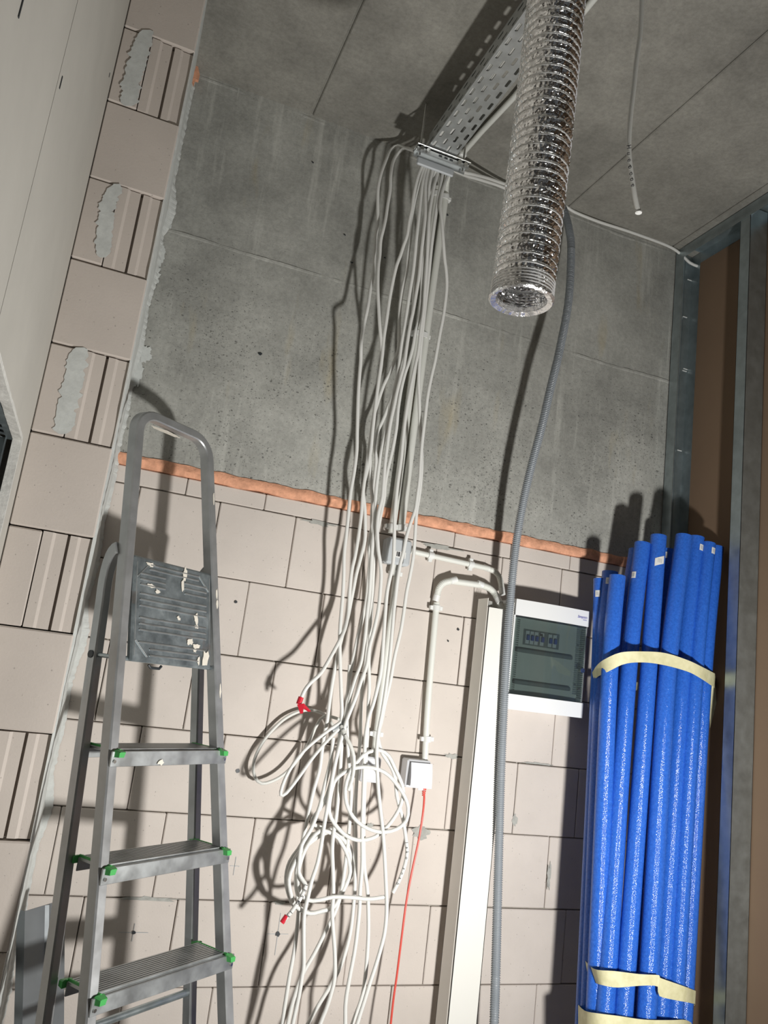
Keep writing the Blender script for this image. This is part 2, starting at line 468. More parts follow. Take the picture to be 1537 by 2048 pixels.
for i, (x, y, r) in enumerate([(704, 525, .004), (521, 708, .006), (845, 342, .005), (626, 325, .004), (770, 515, .004), (690, 470, .003), (895, 430, .004)]):
    blob(P(x, y, 0.003), X3, Z3, -Y3, r, r * 0.6, 0.0006, 9, 0.35, i).build('air_hole', 'dark', wback)

# --- right wall: metal stud partition with the back of the boards showing
wright = sroot('wall_right')
XB = XP + 0.075
for (ya, yb) in ((-0.62, -0.004), (-1.82, -0.6225), (-3.0, -1.8225)):
    MB().box((XB + 0.0005, ya, 0.005), (XB + 0.013, yb, ZC - 0.004)).build('gypsum_board', 'brownboard', wright)
MB().box((XB + 0.02, -4.2, 0.0), (XB + 0.1, -0.0, ZC + 0.1)).build('partition_core', 'brownboard', wright)
def chan(axis0, axis1, web, flange_dir, flange, lip=0.0, t=0.0012):
    """folded profile: web from axis0 to axis1 width vector `web`, flanges along flange_dir"""
    mb = MB(); e = axis1 - axis0; wn = web.normalized(); fn = flange_dir.normalized()
    mb.prism([axis0, axis0 + web, axis0 + web + fn * t, axis0 + fn * t], e)
    mb.prism([axis0, axis0 + wn * t, axis0 + wn * t + fn * flange, axis0 + fn * flange], e)
    a = axis0 + web
    mb.prism([a - wn * t, a, a + fn * flange, a - wn * t + fn * flange], e)
    if lip:
        b = axis0 + fn * flange
        mb.prism([b, b + wn * lip, b + wn * lip - fn * t, b - fn * t], e)
        b = a + fn * flange
        mb.prism([b, b - wn * lip, b - wn * lip - fn * t, b - fn * t], e)
    # stiffening bead along the web
    m = axis0 + web * 0.5 + fn * t
    mb.prism([m - wn * 0.006, m + fn * 0.003, m + wn * 0.006], e)
    return mb
chan(Vector((XP, -0.0035, 0.0)), Vector((XP, -0.0035, ZC - 0.002)), Vector((0.075, 0, 0)), -Y3, 0.042).build('wall_track', 'galv', wright)
chan(Vector((XP, -3.0, ZC - 0.0015)), Vector((XP, -0.046, ZC - 0.0015)), Vector((0.075, 0, 0)), -Z3, 0.042).build('ceiling_track', 'galv', wright)
for y in (-0.347, -0.947, -1.547):
    chan(Vector((XP + 0.0015, y, 0.0)), Vector((XP + 0.0015, y, ZC - 0.012)), Vector((0.072, 0, 0)), Y3, 0.042, 0.008).build('stud', 'galv', wright)
for (x, y) in ((1380, 560), (1371, 634), (1370, 742), (1372, 738), (1360, 901)):
    c = P(x, y, 0.0055); MB().box(c - Vector((0.009, 0.001, 0.0012)), c + Vector((0.009, 0.001, 0.0012))).build('web_slot', 'label', wright)

# --- left wall: plastered boards, opening, and the block pier standing against the back wall
wleft = sroot('wall_left')
YO, ZOP = -0.468, 1.864
th = 0.0125
for (a, b, z0, z1) in ((-0.365, YO + 0.0, 0.0, ZC), (YO - 0.0, -1.021, ZOP, ZC), (-1.025, -2.0, ZOP, ZC), (-2.0, -4.0, 0.0, ZC)):
    MB().box((XL - th, b, z0), (XL, a, z1)).build('plaster_board', 'plaster', wleft)
# rough cut edge of the opening
mb = MB(); n = 70
for i in range(n + 1):
    z = ZOP * i / n
    j = 0.0022 * noise.noise((z * 60, 1, 1)); q = 0.002 * noise.noise((z * 45, 6, 1))
    mb.v += [Vector((XL + 0.0008 + q * 0.3, YO + 0.004 + j, z)), Vector((XL + 0.0004, YO - 0.003 + q, z)), Vector((XL - th - 0.004, YO - 0.003 + j, z))]
for i in range(n):
    for q in range(2):
        a = i * 3 + q; mb.f.append((a, a + 1, a + 4, a + 3))
mb.build('cut_edge', 'boardedge', wleft)
mb = MB(); n = 60
for i in range(n + 1):
    y = YO - 1.5 * i / n
    j = 0.0025 * noise.noise((y * 60, 1, 3)); q = 0.002 * noise.noise((y * 45, 6, 2))
    mb.v += [Vector((XL + 0.0008, y, ZOP + 0.005 + j)), Vector((XL + 0.0004, y, ZOP - 0.003 + q)), Vector((XL - th - 0.004, y, ZOP - 0.003 + j))]
for i in range(n):
    for q in range(2):
        a = i * 3 + q; mb.f.append((a, a + 1, a + 4, a + 3))
mb.build('cut_edge', 'boardedge', wleft)
MB().box((XL - 0.45, -0.36, 0.0), (XL - 0.4, -4.0, ZC)).build('wall_core', 'joint', wleft)
MB().box((XL - 0.4, -0.42, 0.0), (XL - th - 0.004, -0.366, ZC)).build('pier_backing', 'joint', wleft)
for i, (x, y, L) in enumerate([(42, 15, 0.012), (122, 165, 0.01), (219, 150, 0.005), (88, 790, 0.004)]):
    p = PX(x, y, XL + 0.0006); MB().box(p - Vector((0.0003, 0.0015, L)), p + Vector((0.0006, 0.0015, L))).build('plaster_chip', 'dark', wleft)

X0, X1, YF = XL, -0.010, -0.365
def course(zt, grooved, rnd):
    zb = zt - 0.2
    a, b = zb + 0.0014, zt - 0.0014 - rnd.random() * 0.0012
    dy = rnd.uniform(-0.001, 0.001)
    if not grooved:
        MB().box((X0, YF + dy, a), (X1, -0.002, b), 0.003).build('block', 'blockpier', wleft)
        return
    s = X0 + 0.40 * (X1 - X0)
    MB().box((X0, YF + dy, a), (s - 0.001, -0.002, b), 0.003).build('block', 'blockpier', wleft)
    w = X1 - s; y = YF + dy
    q = lambda f: s + 0.001 + f * (w - 0.001)
    prof = [(0.0, 0.0), (0.19, 0.0), (0.25, 0.0045), (0.475, 0.0045), (0.485, 0.018), (0.53, 0.018), (0.54, 0.0045), (0.69, 0.0045), (0.75, 0.008), (1.0, 0.008), (1.0, 0.36), (0.0, 0.36)]
    MB().prism([Vector((q(f), y + o, a)) for f, o in prof], Vector((0, 0, b - a))).build('grooved_block', 'blockpier', wleft)
rp = random.Random(5)
zt = ZB + 0.2 * 6; g = False
while zt > 0.02:
    course(min(zt, ZC - 0.003 + 0.0), g, rp) if zt - 0.2 > 0 else None
    zt -= 0.2; g = not g
MB().box((X0 + 0.004, YF + 0.03, 0), (X1 - 0.004, -0.003, ZC)).build('pier_core', 'joint', wleft)
# adhesive patches on the pier face
for i, (pts, wd) in enumerate([([(293, 60), (278, 110), (262, 170), (258, 212)], 22), ([(234, 368), (215, 410), (210, 455), (205, 515)], 19), ([(160, 695), (148, 755), (134, 815), (125, 868)], 24)]):
    rnd = random.Random(20 + i); left = []; right = []
    dense = []
    for (a, b) in zip(pts, pts[1:]):
        for j in range(14): dense.append((a[0] + (b[0] - a[0]) * j / 14, a[1] + (b[1] - a[1]) * j / 14))
    dense.append(pts[-1])
    for j, (x, y) in enumerate(dense):
        e = (1 - abs(2 * j / (len(dense) - 1) - 1) ** 6) ** 0.5 * 0.6 + 0.4
        nl = noise.noise((j * 0.42, i * 9, 1)) + 0.35 * noise.noise((j * 1.3, i * 9, 5)); nr_ = noise.noise((j * 0.42, i * 9, 3)) + 0.35 * noise.noise((j * 1.3, i * 9, 8))
        left.append((x - wd * e * (0.85 + 0.45 * nl), y)); right.append((x + wd * e * (0.85 + 0.5 * nr_), y))
    poly = [P(x, y, 0.3668) for x, y in left + right[::-1]]
    MB().prism(poly, Vector((0, -0.0008, 0))).build('adhesive_patch', 'mortar', wleft)
# mortar fillet in the corner between pier and back wall, with smears
mb = MB(); n = 700
for i in range(n + 1):
    z = ZC * i / n
    j = abs(noise.noise((z * 5, 3, 3))) + 0.4 * abs(noise.noise((z * 40, 1, 4)))
    e = 0.007 + 0.009 * j
    fy = YF + 0.002 + 0.004 * abs(noise.noise((z * 9, 8, 2)))
    mb.v += [Vector((X1 - 0.002, fy, z)), Vector((X1 + 0.002 + 0.003 * j, fy + 0.02, z)), Vector((X1 + e, -0.02, z)), Vector((X1 + e + 0.008 + 0.035 * max(0, noise.noise((z * 5, 2, 9)) - 0.1) + 0.006 * abs(noise.noise((z * 60, 2, 9))), -0.003, z)), Vector((X1 - 0.002, 0.004, z))]
for i in range(n):
    for q in range(4):
        a = i * 5 + q; mb.f.append((a, a + 1, a + 6, a + 5))
mb.build('mortar_fillet', 'mortar', wleft)
for i, (x, y, rx, rz) in enumerate([(305, 548, 0.020, 0.030), (322, 512, 0.010, 0.030), (285, 706, 0.024, 0.024), (352, 320, 0.010, 0.030), (274, 745, 0.014, 0.045), (340, 452, 0.005, 0.008)]):
    blob(P(x, y, 0.0035), X3, Z3, -Y3, rx, rz, 0.0015, 40, 0.22, 40 + i).build('mortar_smear', 'mortar', wleft)
blob(P(389, 152, 0.012), X3, Z3, -Y3, 0.012, 0.03, 0.012, 14, 0.3, 77).build('foam_blob', 'foam', wleft)

# ================================================================== OBJECTS
# ---------------------------------------------------------------- perforated cable tray
def slot_sheet(o, ux, uy, nrm, width, length, rows, pitch, slot_l, slot_w, t=0.0012, stag=True):
    """sheet in plane (ux across, uy along) with staggered capsule slots cut through it"""
    mb = MB(); rw = width / rows
    for r in range(rows):
        off = (pitch / 2 if (r % 2 and stag) else 0.0)
        y = -off
        while y < length - 1e-6:
            ya, yb = max(0, y), min(length, y + pitch)
            whole = y >= -1e-9 and y + pitch <= length + 1e-9
            xa, xb = r * rw, (r + 1) * rw
            R = [(xa, ya), (xb, ya), (xb, yb), (xa, yb)]
            Q = lambda p: o + ux * p[0] + uy * p[1]
            if whole:
                cx, cy = (xa + xb) / 2, (ya + yb) / 2; h = slot_l / 2 - slot_w / 2; w = slot_w / 2
                H = []
                for k in range(4): 
                    a = -math.pi * (1 - (k + 0.5) / 4) ; H.append((cx + w * math.cos(a), cy - h + w * math.sin(a)))
                for k in range(4):
                    a = math.pi * (k + 0.5) / 4; H.append((cx + w * math.cos(a), cy + h + w * math.sin(a)))
                # corner fans: lower-left, lower-right, upper-right, upper-left
                k0 = len(mb.v)
                mb.v += [Q(p) for p in R] + [Q(p) for p in H] + [Q(p) + nrm * t for p in H]
                r_ = lambda i: k0 + i
                h_ = lambda i: k0 + 4 + (i % 8)
                mb.f += [(r_(0), r_(1), h_(2), h_(1)), (r_(0), h_(1), h_(0)), (r_(1), h_(3), h_(2)), (r_(1), r_(2), h_(4), h_(3)),
                         (r_(2), h_(5), h_(4)), (r_(2), r_(3), h_(6), h_(5)), (r_(3), h_(7), h_(6)), (r_(3), r_(0), h_(0), h_(7))]
                for i in range(8): mb.f.append((h_(i), h_(i + 1), k0 + 12 + (i + 1) % 8, k0 + 12 + i))
            else:
                k0 = len(mb.v); mb.v += [Q(p) for p in R]; mb.f.append((k0, k0 + 1, k0 + 2, k0 + 3))
            y += pitch
    return mb
TX0, TX1, TZ, TY0, TY1 = 0.660, 0.748, 3.0, -0.235, -1.96
tray = thing('cable_tray', 'perforated galvanised cable tray hung under the concrete ceiling', 'cable tray', (0.704, -1.1, TZ))
slot_sheet(Vector((TX0, TY0, TZ)), X3, -Y3, Z3, TX1 - TX0, TY0 - TY1, 4, 0.046, 0.027, 0.0085).build('tray_base', 'tray', tray)
for x, nr in ((TX0, X3), (TX1, -X3)):
    slot_sheet(Vector((x, TY0, TZ)), Z3, -Y3, nr, 0.042, TY0 - TY1, 2, 0.046, 0.026, 0.007).build('tray_side', 'tray', tray)
    s = 1 if nr == X3 else -1
    MB().box((min(x, x + s * 0.006), TY1, TZ + 0.0415), (max(x, x + s * 0.006), TY0, TZ + 0.0435)).build('tray_lip', 'tray', tray)
# bracket at the tray end
br = thing('tray_bracket', 'short bolted steel hanger rail across the end of the cable tray', 'bracket', (0.71, -0.222, 2.985))
bx0, bx1 = 0.628, 0.792
chan(Vector((bx0, -0.238, 2.992)), Vector((bx1, -0.238, 2.992)), Vector((0, 0.03, 0)), -Z3, 0.016, 0, 0.0022).build('rail', 'tray', br)
MB().box((bx0 - 0.003, -0.246, 2.9925), (bx1 + 0.003, -0.204, 2.9955), 0.0008).build('flat_bar', 'bolt', br)
MB().box((bx0 + 0.012, -0.216, 2.952), (bx1 - 0.035, -0.207, 2.976), 0.003).build('clamp_plate', 'greybox', br)
for x in (bx0 + 0.012, bx0 + 0.032, bx1 - 0.032, bx1 - 0.012):
    c = Vector((x, -0.239, 2.984))
    b = MB().tube([c, c + Vector((0, -0.006, 0))], 0.0068, 6).build('bolt', 'bolt', br)
for x in (0.70, 0.718, 0.735):
    MB().box((x - 0.005, -0.2388, 2.981), (x + 0.005, -0.2378, 2.987)).build('slot', 'dark', br)
rod = MB()
rp0, rp1 = Vector((bx0 + 0.014, -0.222, 2.975)), Vector((bx0 + 0.014, -0.222, ZC - 0.001))
n = 90
rod.tube([rp0.lerp(rp1, i / n) for i in range(n + 1)], 0.003, 8, True, lambda i: 0.0026 + 0.0006 * (i % 2))
tag(rod.build('threaded_rod', 'bolt', None, loc=rp0), 'thin threaded steel rod holding the tray bracket to the ceiling', 'rod')
rod = MB(); q0, q1 = Vector((bx1 - 0.012, -0.222, 2.975)), Vector((bx1 - 0.012, -0.222, ZC - 0.001))
rod.tube([q0.lerp(q1, i / n) for i in range(n + 1)], 0.003, 8, True, lambda i: 0.0026 + 0.0006 * (i % 2))
tag(rod.build('threaded_rod', 'bolt', None, loc=q0), 'threaded steel rod behind the tray, on its right side', 'rod')

# perforated metal inside the opening of the left wall
pr_ = thing('perforated_profile', 'dark perforated metal tray showing inside the opening of the plastered wall', 'cable tray', (XL - 0.12, YO - 0.1, ZOP - 0.1))
YV = YO + 0.001
slot_sheet(Vector((XL - th - 0.016, YV, 0.9)), -X3, Z3, Y3, 0.16, ZOP - 0.904, 5, 0.04, 0.026, 0.011).build('end_plate', 'galv', pr_)
MB().box((XL - th - 0.016, YV - 0.012, 0.9), (XL - th - 0.0145, YV, ZOP - 0.004)).build('folded_lip', 'galv', pr_)
slot_sheet(Vector((XL - th - 0.004, YV, ZOP - 0.0045)), -X3, -Y3, Z3, 0.16, 0.8, 5, 0.04, 0.026, 0.011).build('top_plate', 'galv', pr_)
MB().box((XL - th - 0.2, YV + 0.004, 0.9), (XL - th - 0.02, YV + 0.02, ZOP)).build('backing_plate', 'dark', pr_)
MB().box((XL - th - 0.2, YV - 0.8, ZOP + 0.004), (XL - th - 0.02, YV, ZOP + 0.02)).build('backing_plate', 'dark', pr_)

# ---------------------------------------------------------------- foil duct
DB = P(1045, 600, 0.95)
duct = thing('flexible_duct', 'silver foil flexible ventilation duct hanging down with its open end', 'duct', (DB.x, DB.y, DB.z))
rd = random.Random(11)
def duct_axis(z):
    t = z - DB.z
    return Vector((DB.x + 0.016 * t + 0.004 * math.sin(t * 5), DB.y + 0.004 * math.sin(t * 4 + 1), z))
rings = []; z = DB.z + 0.002
tight = [0.006] * 6
pitches = tight + [0.0185 + rd.uniform(-0.002, 0.002) for _ in range(60)]
seg = 84; R = 0.0525
mb = MB(); zz = z; zs = []
sub = 7; nr = 0
ribs = []
for p in pitches:
    if zz + p > ZC - 0.001: break
    ribs.append(zz)
    for k in range(sub):
        f = k / sub
        zr = zz + p * f
        a = duct_axis(zr)
        bulge = 0.0035 * math.sin(math.pi * f) * (p / 0.0185) - 0.0005
        for q in range(seg):
            an = q * 2 * math.pi / seg
            cr = 0.0016 * math.sin(math.pi * f) * (p / 0.0185) * noise.noise((math.cos(an) * 19, math.sin(an) * 19, zr * 40))
            cr += 0.0003 * math.sin(math.pi * f) * rd.uniform(-1, 1) * (p / 0.0185)
            r = R - 0.002 + 0.0066 * math.sin(math.pi * f) ** 0.8 * (p / 0.0185) + cr
            mb.v.append(a + Vector((math.cos(an) * r, math.sin(an) * r, 0.0008 * rd.uniform(-1, 1))))
        nr += 1
    zz += p
for i in range(nr - 1):
    for q in range(seg):
        q2 = (q + 1) % seg; mb.f.append((i * seg + q, i * seg + q2, (i + 1) * seg + q2, (i + 1) * seg + q))
mb.build('foil_sleeve', 'foil', duct)
for zr in list(ribs):
    zr = zr + 0.5 * dict(zip(ribs, pitches))[zr]; a = duct_axis(zr); tilt = 0.0012
    pts = [a + Vector((math.cos(q * 2 * math.pi / 48) * (R + 0.0042), math.sin(q * 2 * math.pi / 48) * (R + 0.0042), tilt * math.sin(q * 2 * math.pi / 48))) for q in range(49)]
    MB().tube(pts, 0.0012, 6, False).build('wire_rib', 'wire', duct, True)
mb = MB()   # folded rim of the open end
a0 = duct_axis(DB.z)
for j, (r, dz) in enumerate(((R - 0.009, 0.010), (R - 0.006, 0.001), (R + 0.003, -0.003), (R + 0.0065, 0.0), (R + 0.005, 0.005))):
    for q in range(seg):
        an = q * 2 * math.pi / seg; w = 0.002 * noise.noise((math.cos(an) * 9, math.sin(an) * 9, j * 0.6))
        mb.v.append(a0 + Vector((math.cos(an) * (r + w), math.sin(an) * (r + w), dz + w)))
for i in range(4):
    for q in range(seg):
        q2 = (q + 1) % seg; mb.f.append((i * seg + q, i * seg + q2, (i + 1) * seg + q2, (i + 1) * seg + q))
mb.build('rim', 'rim', duct, True, angle=0.5)

# ---------------------------------------------------------------- cables
CR = 0.0050
def dprof(y):
    k = [(280, 0.17), (335, 0.168), (420, 0.16), (600, 0.125), (900, 0.085), (1200, 0.065), (1450, 0.085), (1700, 0.10), (2048, 0.12), (2500, 0.14)]
    for (a, da), (b, db) in zip(k, k[1:]):
        if y <= b: return da + (db - da) * max(0, (y - a)) / (b - a)
    return k[-1][1]
def glyphs(text, pts, s0, size, parent, gap=1.15):
    """small hand lettering laid along a cable, on the side facing the room"""
    L = [0.0]
    for a, b in zip(pts, pts[1:]): L.append(L[-1] + (b - a).length)
    s = s0
    allmb = MB()
    for ch in text:
        i = max(j for j in range(len(L)) if L[j] <= min(s, L[-1] - 1e-6)); i = min(i, len(pts) - 2)
        p = pts[i]; t = (pts[i + 1] - pts[i]).normalized()
        if ch != ' ':
            cu = bpy.data.curves.new('glyph', 'FONT'); cu.body = ch; cu.size = size; cu.align_x = 'CENTER'; cu.align_y = 'CENTER'
            ob = bpy.data.objects.new('glyph', cu); COL.objects.link(ob)
            dg = bpy.context.evaluated_depsgraph_get(); me = bpy.data.meshes.new_from_object(ob.evaluated_get(dg))
            n = (CAM - p); n = (n - t * n.dot(t)).normalized(); b = n.cross(t)
            allmb.add([p + n * (CR + 0.0006) + t * v.co.x + b * v.co.y for v in me.vertices], [tuple(q.vertices) for q in me.polygons])
            bpy.data.objects.remove(ob); bpy.data.curves.remove(cu); bpy.data.meshes.remove(me)
        s += size * gap * 0.62
    if allmb.f: allmb.build('handwriting', 'ink', parent)
def cable(label, pts, off=0.0, r=CR, start=None, end=None, m='cable', cat='cable', group=None, ends=None, ext=True, name='cable', dd=None):
    """pts: photo points with an optional own distance off the wall; start/end: extra 3D points"""
    q = []
    for p in pts:
        d = p[2] if len(p) > 2 else (dprof(p[1]) + off if dd is None else dd)
        q.append(P(p[0], p[1], d))
    if start: q = [Vector(s) for s in start] + q
    if ext and pts[-1][1] > 2000:
        a, b = q[-2], q[-1]; v = (b - a).normalized()
        q += [b + v * 0.15 + Vector((0.0, -0.01, 0)), b + v * 0.3 + Vector((0.02, -0.02, -0.1)), Vector((b.x + 0.02, b.y - 0.06, 0.02))]
    if end: q += [Vector(s) for s in end]
    sp = spline(q, 0.011)
    o = MB().tube(sp, r, 9).build(name, m, None, True, loc=sp[-1] if False else sp[0], angle=1.0)
    tag(o, label, cat, group)
    return o, sp
G = 'white cables hanging in the bundle'
def tray_start(x, z=0.012):
    i = round((x - 0.668) / 0.008); xi = 0.668 + 0.0105 * (i % 4); zi = 0.008 + 0.011 * (i // 4)
    return [(xi, -1.9, TZ + zi), (xi + 0.002, -1.2, TZ + zi), (xi - 0.001, -0.7, TZ + zi), (xi, -0.42, TZ + zi), (x, -0.32, TZ + max(z, zi)), (x, -0.25, TZ + z), (x, -0.205, TZ + z + 0.001), (x, -0.188, TZ + z - 0.008)]
# A: leftmost, running along the ceiling then down into the big coil
coil = [(647, 1658), (618, 1675), (594, 1699), (579, 1724), (572, 1753), (576, 1786), (590, 1813), (618, 1824), (645, 1822), (668, 1812), (684, 1788), (697, 1765), (706, 1738), (703, 1702), (690, 1676), (670, 1660)]
Apts = [(836, 303, 0.165), (815, 297, 0.10), (797, 291, 0.06), (783, 299, 0.055), (773, 319, 0.07), (763, 346, 0.085), (757, 375, 0.09), (756, 399, 0.09), (756, 422, 0.09), (756, 446, 0.09), (752, 473, 0.085), (749, 520, 0.09), (747, 548, 0.1), (741, 581, 0.105), (736, 615, 0.11), (728, 652, 0.11), (723, 686), (722, 720), (720, 745), (717, 791), (715, 858), (714, 901), (709, 943), (702, 983), (698, 1022), (694, 1061), (689, 1107), (688, 1149), (686, 1191), (683, 1225), (680, 1271), (681, 1330), (683, 1389), (684, 1430), (678, 1490), (668, 1540), (655, 1590), (640, 1618), (624, 1645)]
rc = random.Random(2)
for turn in range(3):
    for i, (x, y) in enumerate(coil):
        k = 1 - 0.045 * turn
        cx, cy = 640, 1742
        Apts.append((cx + (x - cx) * k + rc.uniform(-3, 3), cy + (y - cy) * (1 - 0.03 * turn) + 3 * turn + rc.uniform(-2, 2), 0.10 + 0.012 * turn + 0.02 * math.sin(i * 0.39)))
Apts += [(640, 1662, 0.135), (616, 1690, 0.14), (603, 1720, 0.14), (597, 1750, 0.14), (600, 1780, 0.14), (614, 1800, 0.145), (640, 1800, 0.15), (667, 1794, 0.15), (706, 1795, 0.15), (737, 1798, 0.15), (770, 1794, 0.15)]
o, sp = cable('white cable leftmost of the bundle, wound into the lower coil beside the wall', Apts, 0.03, start=[(0.69, -0.5, TZ + 0.02), (0.668, -0.27, TZ + 0.02), (0.66, -0.20, TZ + 0.014)], group=G)
MB().tube([sp[-1], sp[-1] + (sp[-1] - sp[-2]).normalized() * 0.001], CR * 0.92, 9).build('cut_end', 'cut', o)
# B: second from the left, ends in a split red tape flag
Bpts = [(833, 300, 0.16), (812, 296, 0.09), (802, 301, 0.075), (793, 311, 0.075), (786, 326, 0.085), (782, 351, 0.10), (781, 378, 0.105), (776, 409, 0.11), (772, 436, 0.115), (767, 459, 0.12), (762, 480, 0.12), (760, 510, 0.12), (757, 534, 0.125), (756, 576, 0.13), (758, 618, 0.13), (760, 652, 0.13), (763, 686, 0.125), (764, 720, 0.12), (760, 750, 0.11), (754, 790, 0.10), (747, 840, 0.095), (738, 900, 0.09), (731, 950), (726, 990), (723, 1030), (716, 1081), (710, 1115), (704, 1141), (700, 1180), (697, 1225), (690, 1258, 0.10), (681, 1278, 0.11), (665, 1308, 0.12), (643, 1345, 0.13), (621, 1366, 0.135), (609, 1382, 0.135), (602, 1399, 0.135)]
o, sp = cable('white cable bending out left of the bundle and ending in a red tape flag', Bpts, 0.02, start=[(0.70, -0.5, TZ + 0.026), (0.674, -0.27, TZ + 0.026), (0.665, -0.20, TZ + 0.02)], group=G)
a = sp[-1]
MB().tube([a + Vector((0.0, 0, 0.006)), a - Vector((0.004, 0, 0.012))], 0.007, 10).build('red_tape', 'redtape', o)
mb = MB()
pa = P(600, 1402, 0.138)
for tip in ((603, 1428), (619, 1424)):
    t = P(*tip, 0.15); s = P(592, 1412, 0.142)
    c = P(608, 1407, 0.145)
    mb.prism([s.lerp(pa, 0.3), c, t + Vector((0.004, 0, 0.002)), t - Vector((0.003, 0, 0))], Vector((0, -0.0012, 0.0004)))
mb.build('tape_flag', 'redtape', o)
# fan out of the bracket
def C(label, pts, off, sx, **kw):
    pts = [(p[0], p[1], dprof(p[1]) + off * min(1, max(0, (p[1] - 340) / 120))) for p in pts]
    return cable(label, pts, off, start=tray_start(sx, kw.pop('sz', 0.008)), group=G, **kw)
C('white cable emerging leftmost under the bracket, ending at the frame bottom below the red tip',
  [(846, 328), (837, 351), (829, 385), (824, 419), (819, 443), (815, 470), (808, 490), (801, 512), (794, 530), (787, 559), (780, 596), (773, 644), (768, 678), (765, 711), (761, 740), (756, 775), (751, 815), (746, 860), (742, 900), (736, 935), (729, 965), (727, 985), (730, 1014), (731, 1048), (730, 1081), (722, 1115), (713, 1149), (708, 1175), (702, 1205), (696, 1235), (686, 1268), (677, 1305), (668, 1350), (660, 1400), (655, 1440), (649, 1469), (645, 1498), (640, 1537), (629, 1576), (622, 1605), (616, 1635), (606, 1680), (596, 1720), (592, 1765), (597, 1800), (597, 1830), (590, 1895), (581, 1944), (573, 1993), (565, 2048)], 0.015, 0.668)
C('white cable second under the bracket, sagging behind its neighbour in the upper bundle',
  [(850, 330), (842, 360), (834, 390), (828, 415), (825, 440), (821, 480), (817, 507), (814, 542), (806, 576), (801, 610), (799, 644), (799, 672), (797, 700), (788, 725), (779, 748), (768, 770), (755, 808), (747, 838), (743, 870), (741, 905), (741, 930), (742, 960), (744, 985), (747, 1014), (747, 1040), (742, 1065), (738, 1090), (740, 1120), (737, 1160), (733, 1200), (726, 1235), (715, 1279), (706, 1321), (700, 1355), (696, 1389), (694, 1430), (695, 1470), (697, 1510), (700, 1545), (703, 1575), (702, 1610), (699, 1654), (696, 1685), (690, 1738), (684, 1777), (674, 1816), (651, 1864), (628, 1909), (610, 1940), (600, 1962), (592, 1985), (584, 2012), (576, 2048)], 0.0, 0.676)
C('white cable third under the bracket, crossing in front of the formwork line',
  [(853, 333), (846, 365), (842, 397), (838, 436), (834, 473), (831, 505), (827, 542), (820, 585), (815, 618), (810, 652), (804, 686), (800, 720), (796, 748), (790, 775), (783, 802), (776, 841), (769, 875), (762, 909), (756, 951), (752, 990), (751, 1022), (748, 1065), (745, 1098), (742, 1149), (739, 1191), (735, 1225), (732, 1262), (724, 1321), (712, 1355), (702, 1389), (695, 1423), (690, 1455), (684, 1490), (681, 1537), (675, 1615), (668, 1665), (665, 1699), (667, 1757), (667, 1796), (665, 1820), (666, 1850), (670, 1905), (670, 1954), (664, 1983), (653, 2018), (641, 2048)], 0.03, 0.684)
C('white cable fourth under the bracket, passing left of the grey junction box',
  [(858, 334), (852, 363), (851, 397), (851, 431), (847, 473), (843, 510), (839, 551), (832, 593), (826, 627), (822, 644), (815, 686), (809, 728), (803, 750), (795, 782), (789, 811), (781, 848), (775, 892), (771, 924), (768, 960), (765, 995), (758, 1024), (755, 1054), (757, 1098), (761, 1124), (763, 1149), (761, 1183), (757, 1220), (748, 1262), (739, 1296), (734, 1330), (722, 1364), (714, 1389), (704, 1415), (694, 1440), (684, 1475), (673, 1518), (665, 1557), (657, 1605), (649, 1650), (643, 1689), (635, 1728), (624, 1761), (616, 1796), (609, 1830), (608, 1874), (608, 1930), (605, 1950), (598, 1993), (586, 2048)], 0.045, 0.692)
C('white cable fifth under the bracket, dropping to the frame bottom mid bundle',
  [(866, 338), (859, 371), (858, 405), (857, 448), (854, 485), (848, 517), (845, 551), (843, 593), (839, 635), (832, 661), (826, 695), (817, 728), (811, 745), (803, 778), (797, 816), (793, 858), (785, 901), (777, 935), (771, 968), (769, 995), (763, 1025), (757, 1056), (752, 1081), (749, 1115), (747, 1149), (745, 1191), (741, 1230), (740, 1288), (738, 1321), (739, 1372), (737, 1415), (735, 1470), (731, 1550), (728, 1640), (729, 1728), (735, 1777), (737, 1816), (737, 1876), (731, 1954), (723, 1999), (705, 2048)], 0.02, 0.70)
C('white cable crossing over the face of the grey junction box, furthest left there',
  [(876, 343), (869, 371), (864, 397), (859, 431), (857, 470), (854, 530), (850, 585), (848, 618), (842, 661), (837, 703), (828, 745), (819, 791), (812, 833), (807, 875), (803, 918), (797, 960), (793, 995), (790, 1031), (789, 1081), (787, 1124), (782, 1149), (775, 1183), (771, 1228), (768, 1271), (763, 1338), (754, 1381), (746, 1411), (737, 1437), (731, 1480), (729, 1537), (726, 1615), (725, 1670), (725, 1728), (721, 1777), (719, 1825), (711, 1895), (700, 1954), (692, 2003), (691, 2048)], 0.035, 0.708)
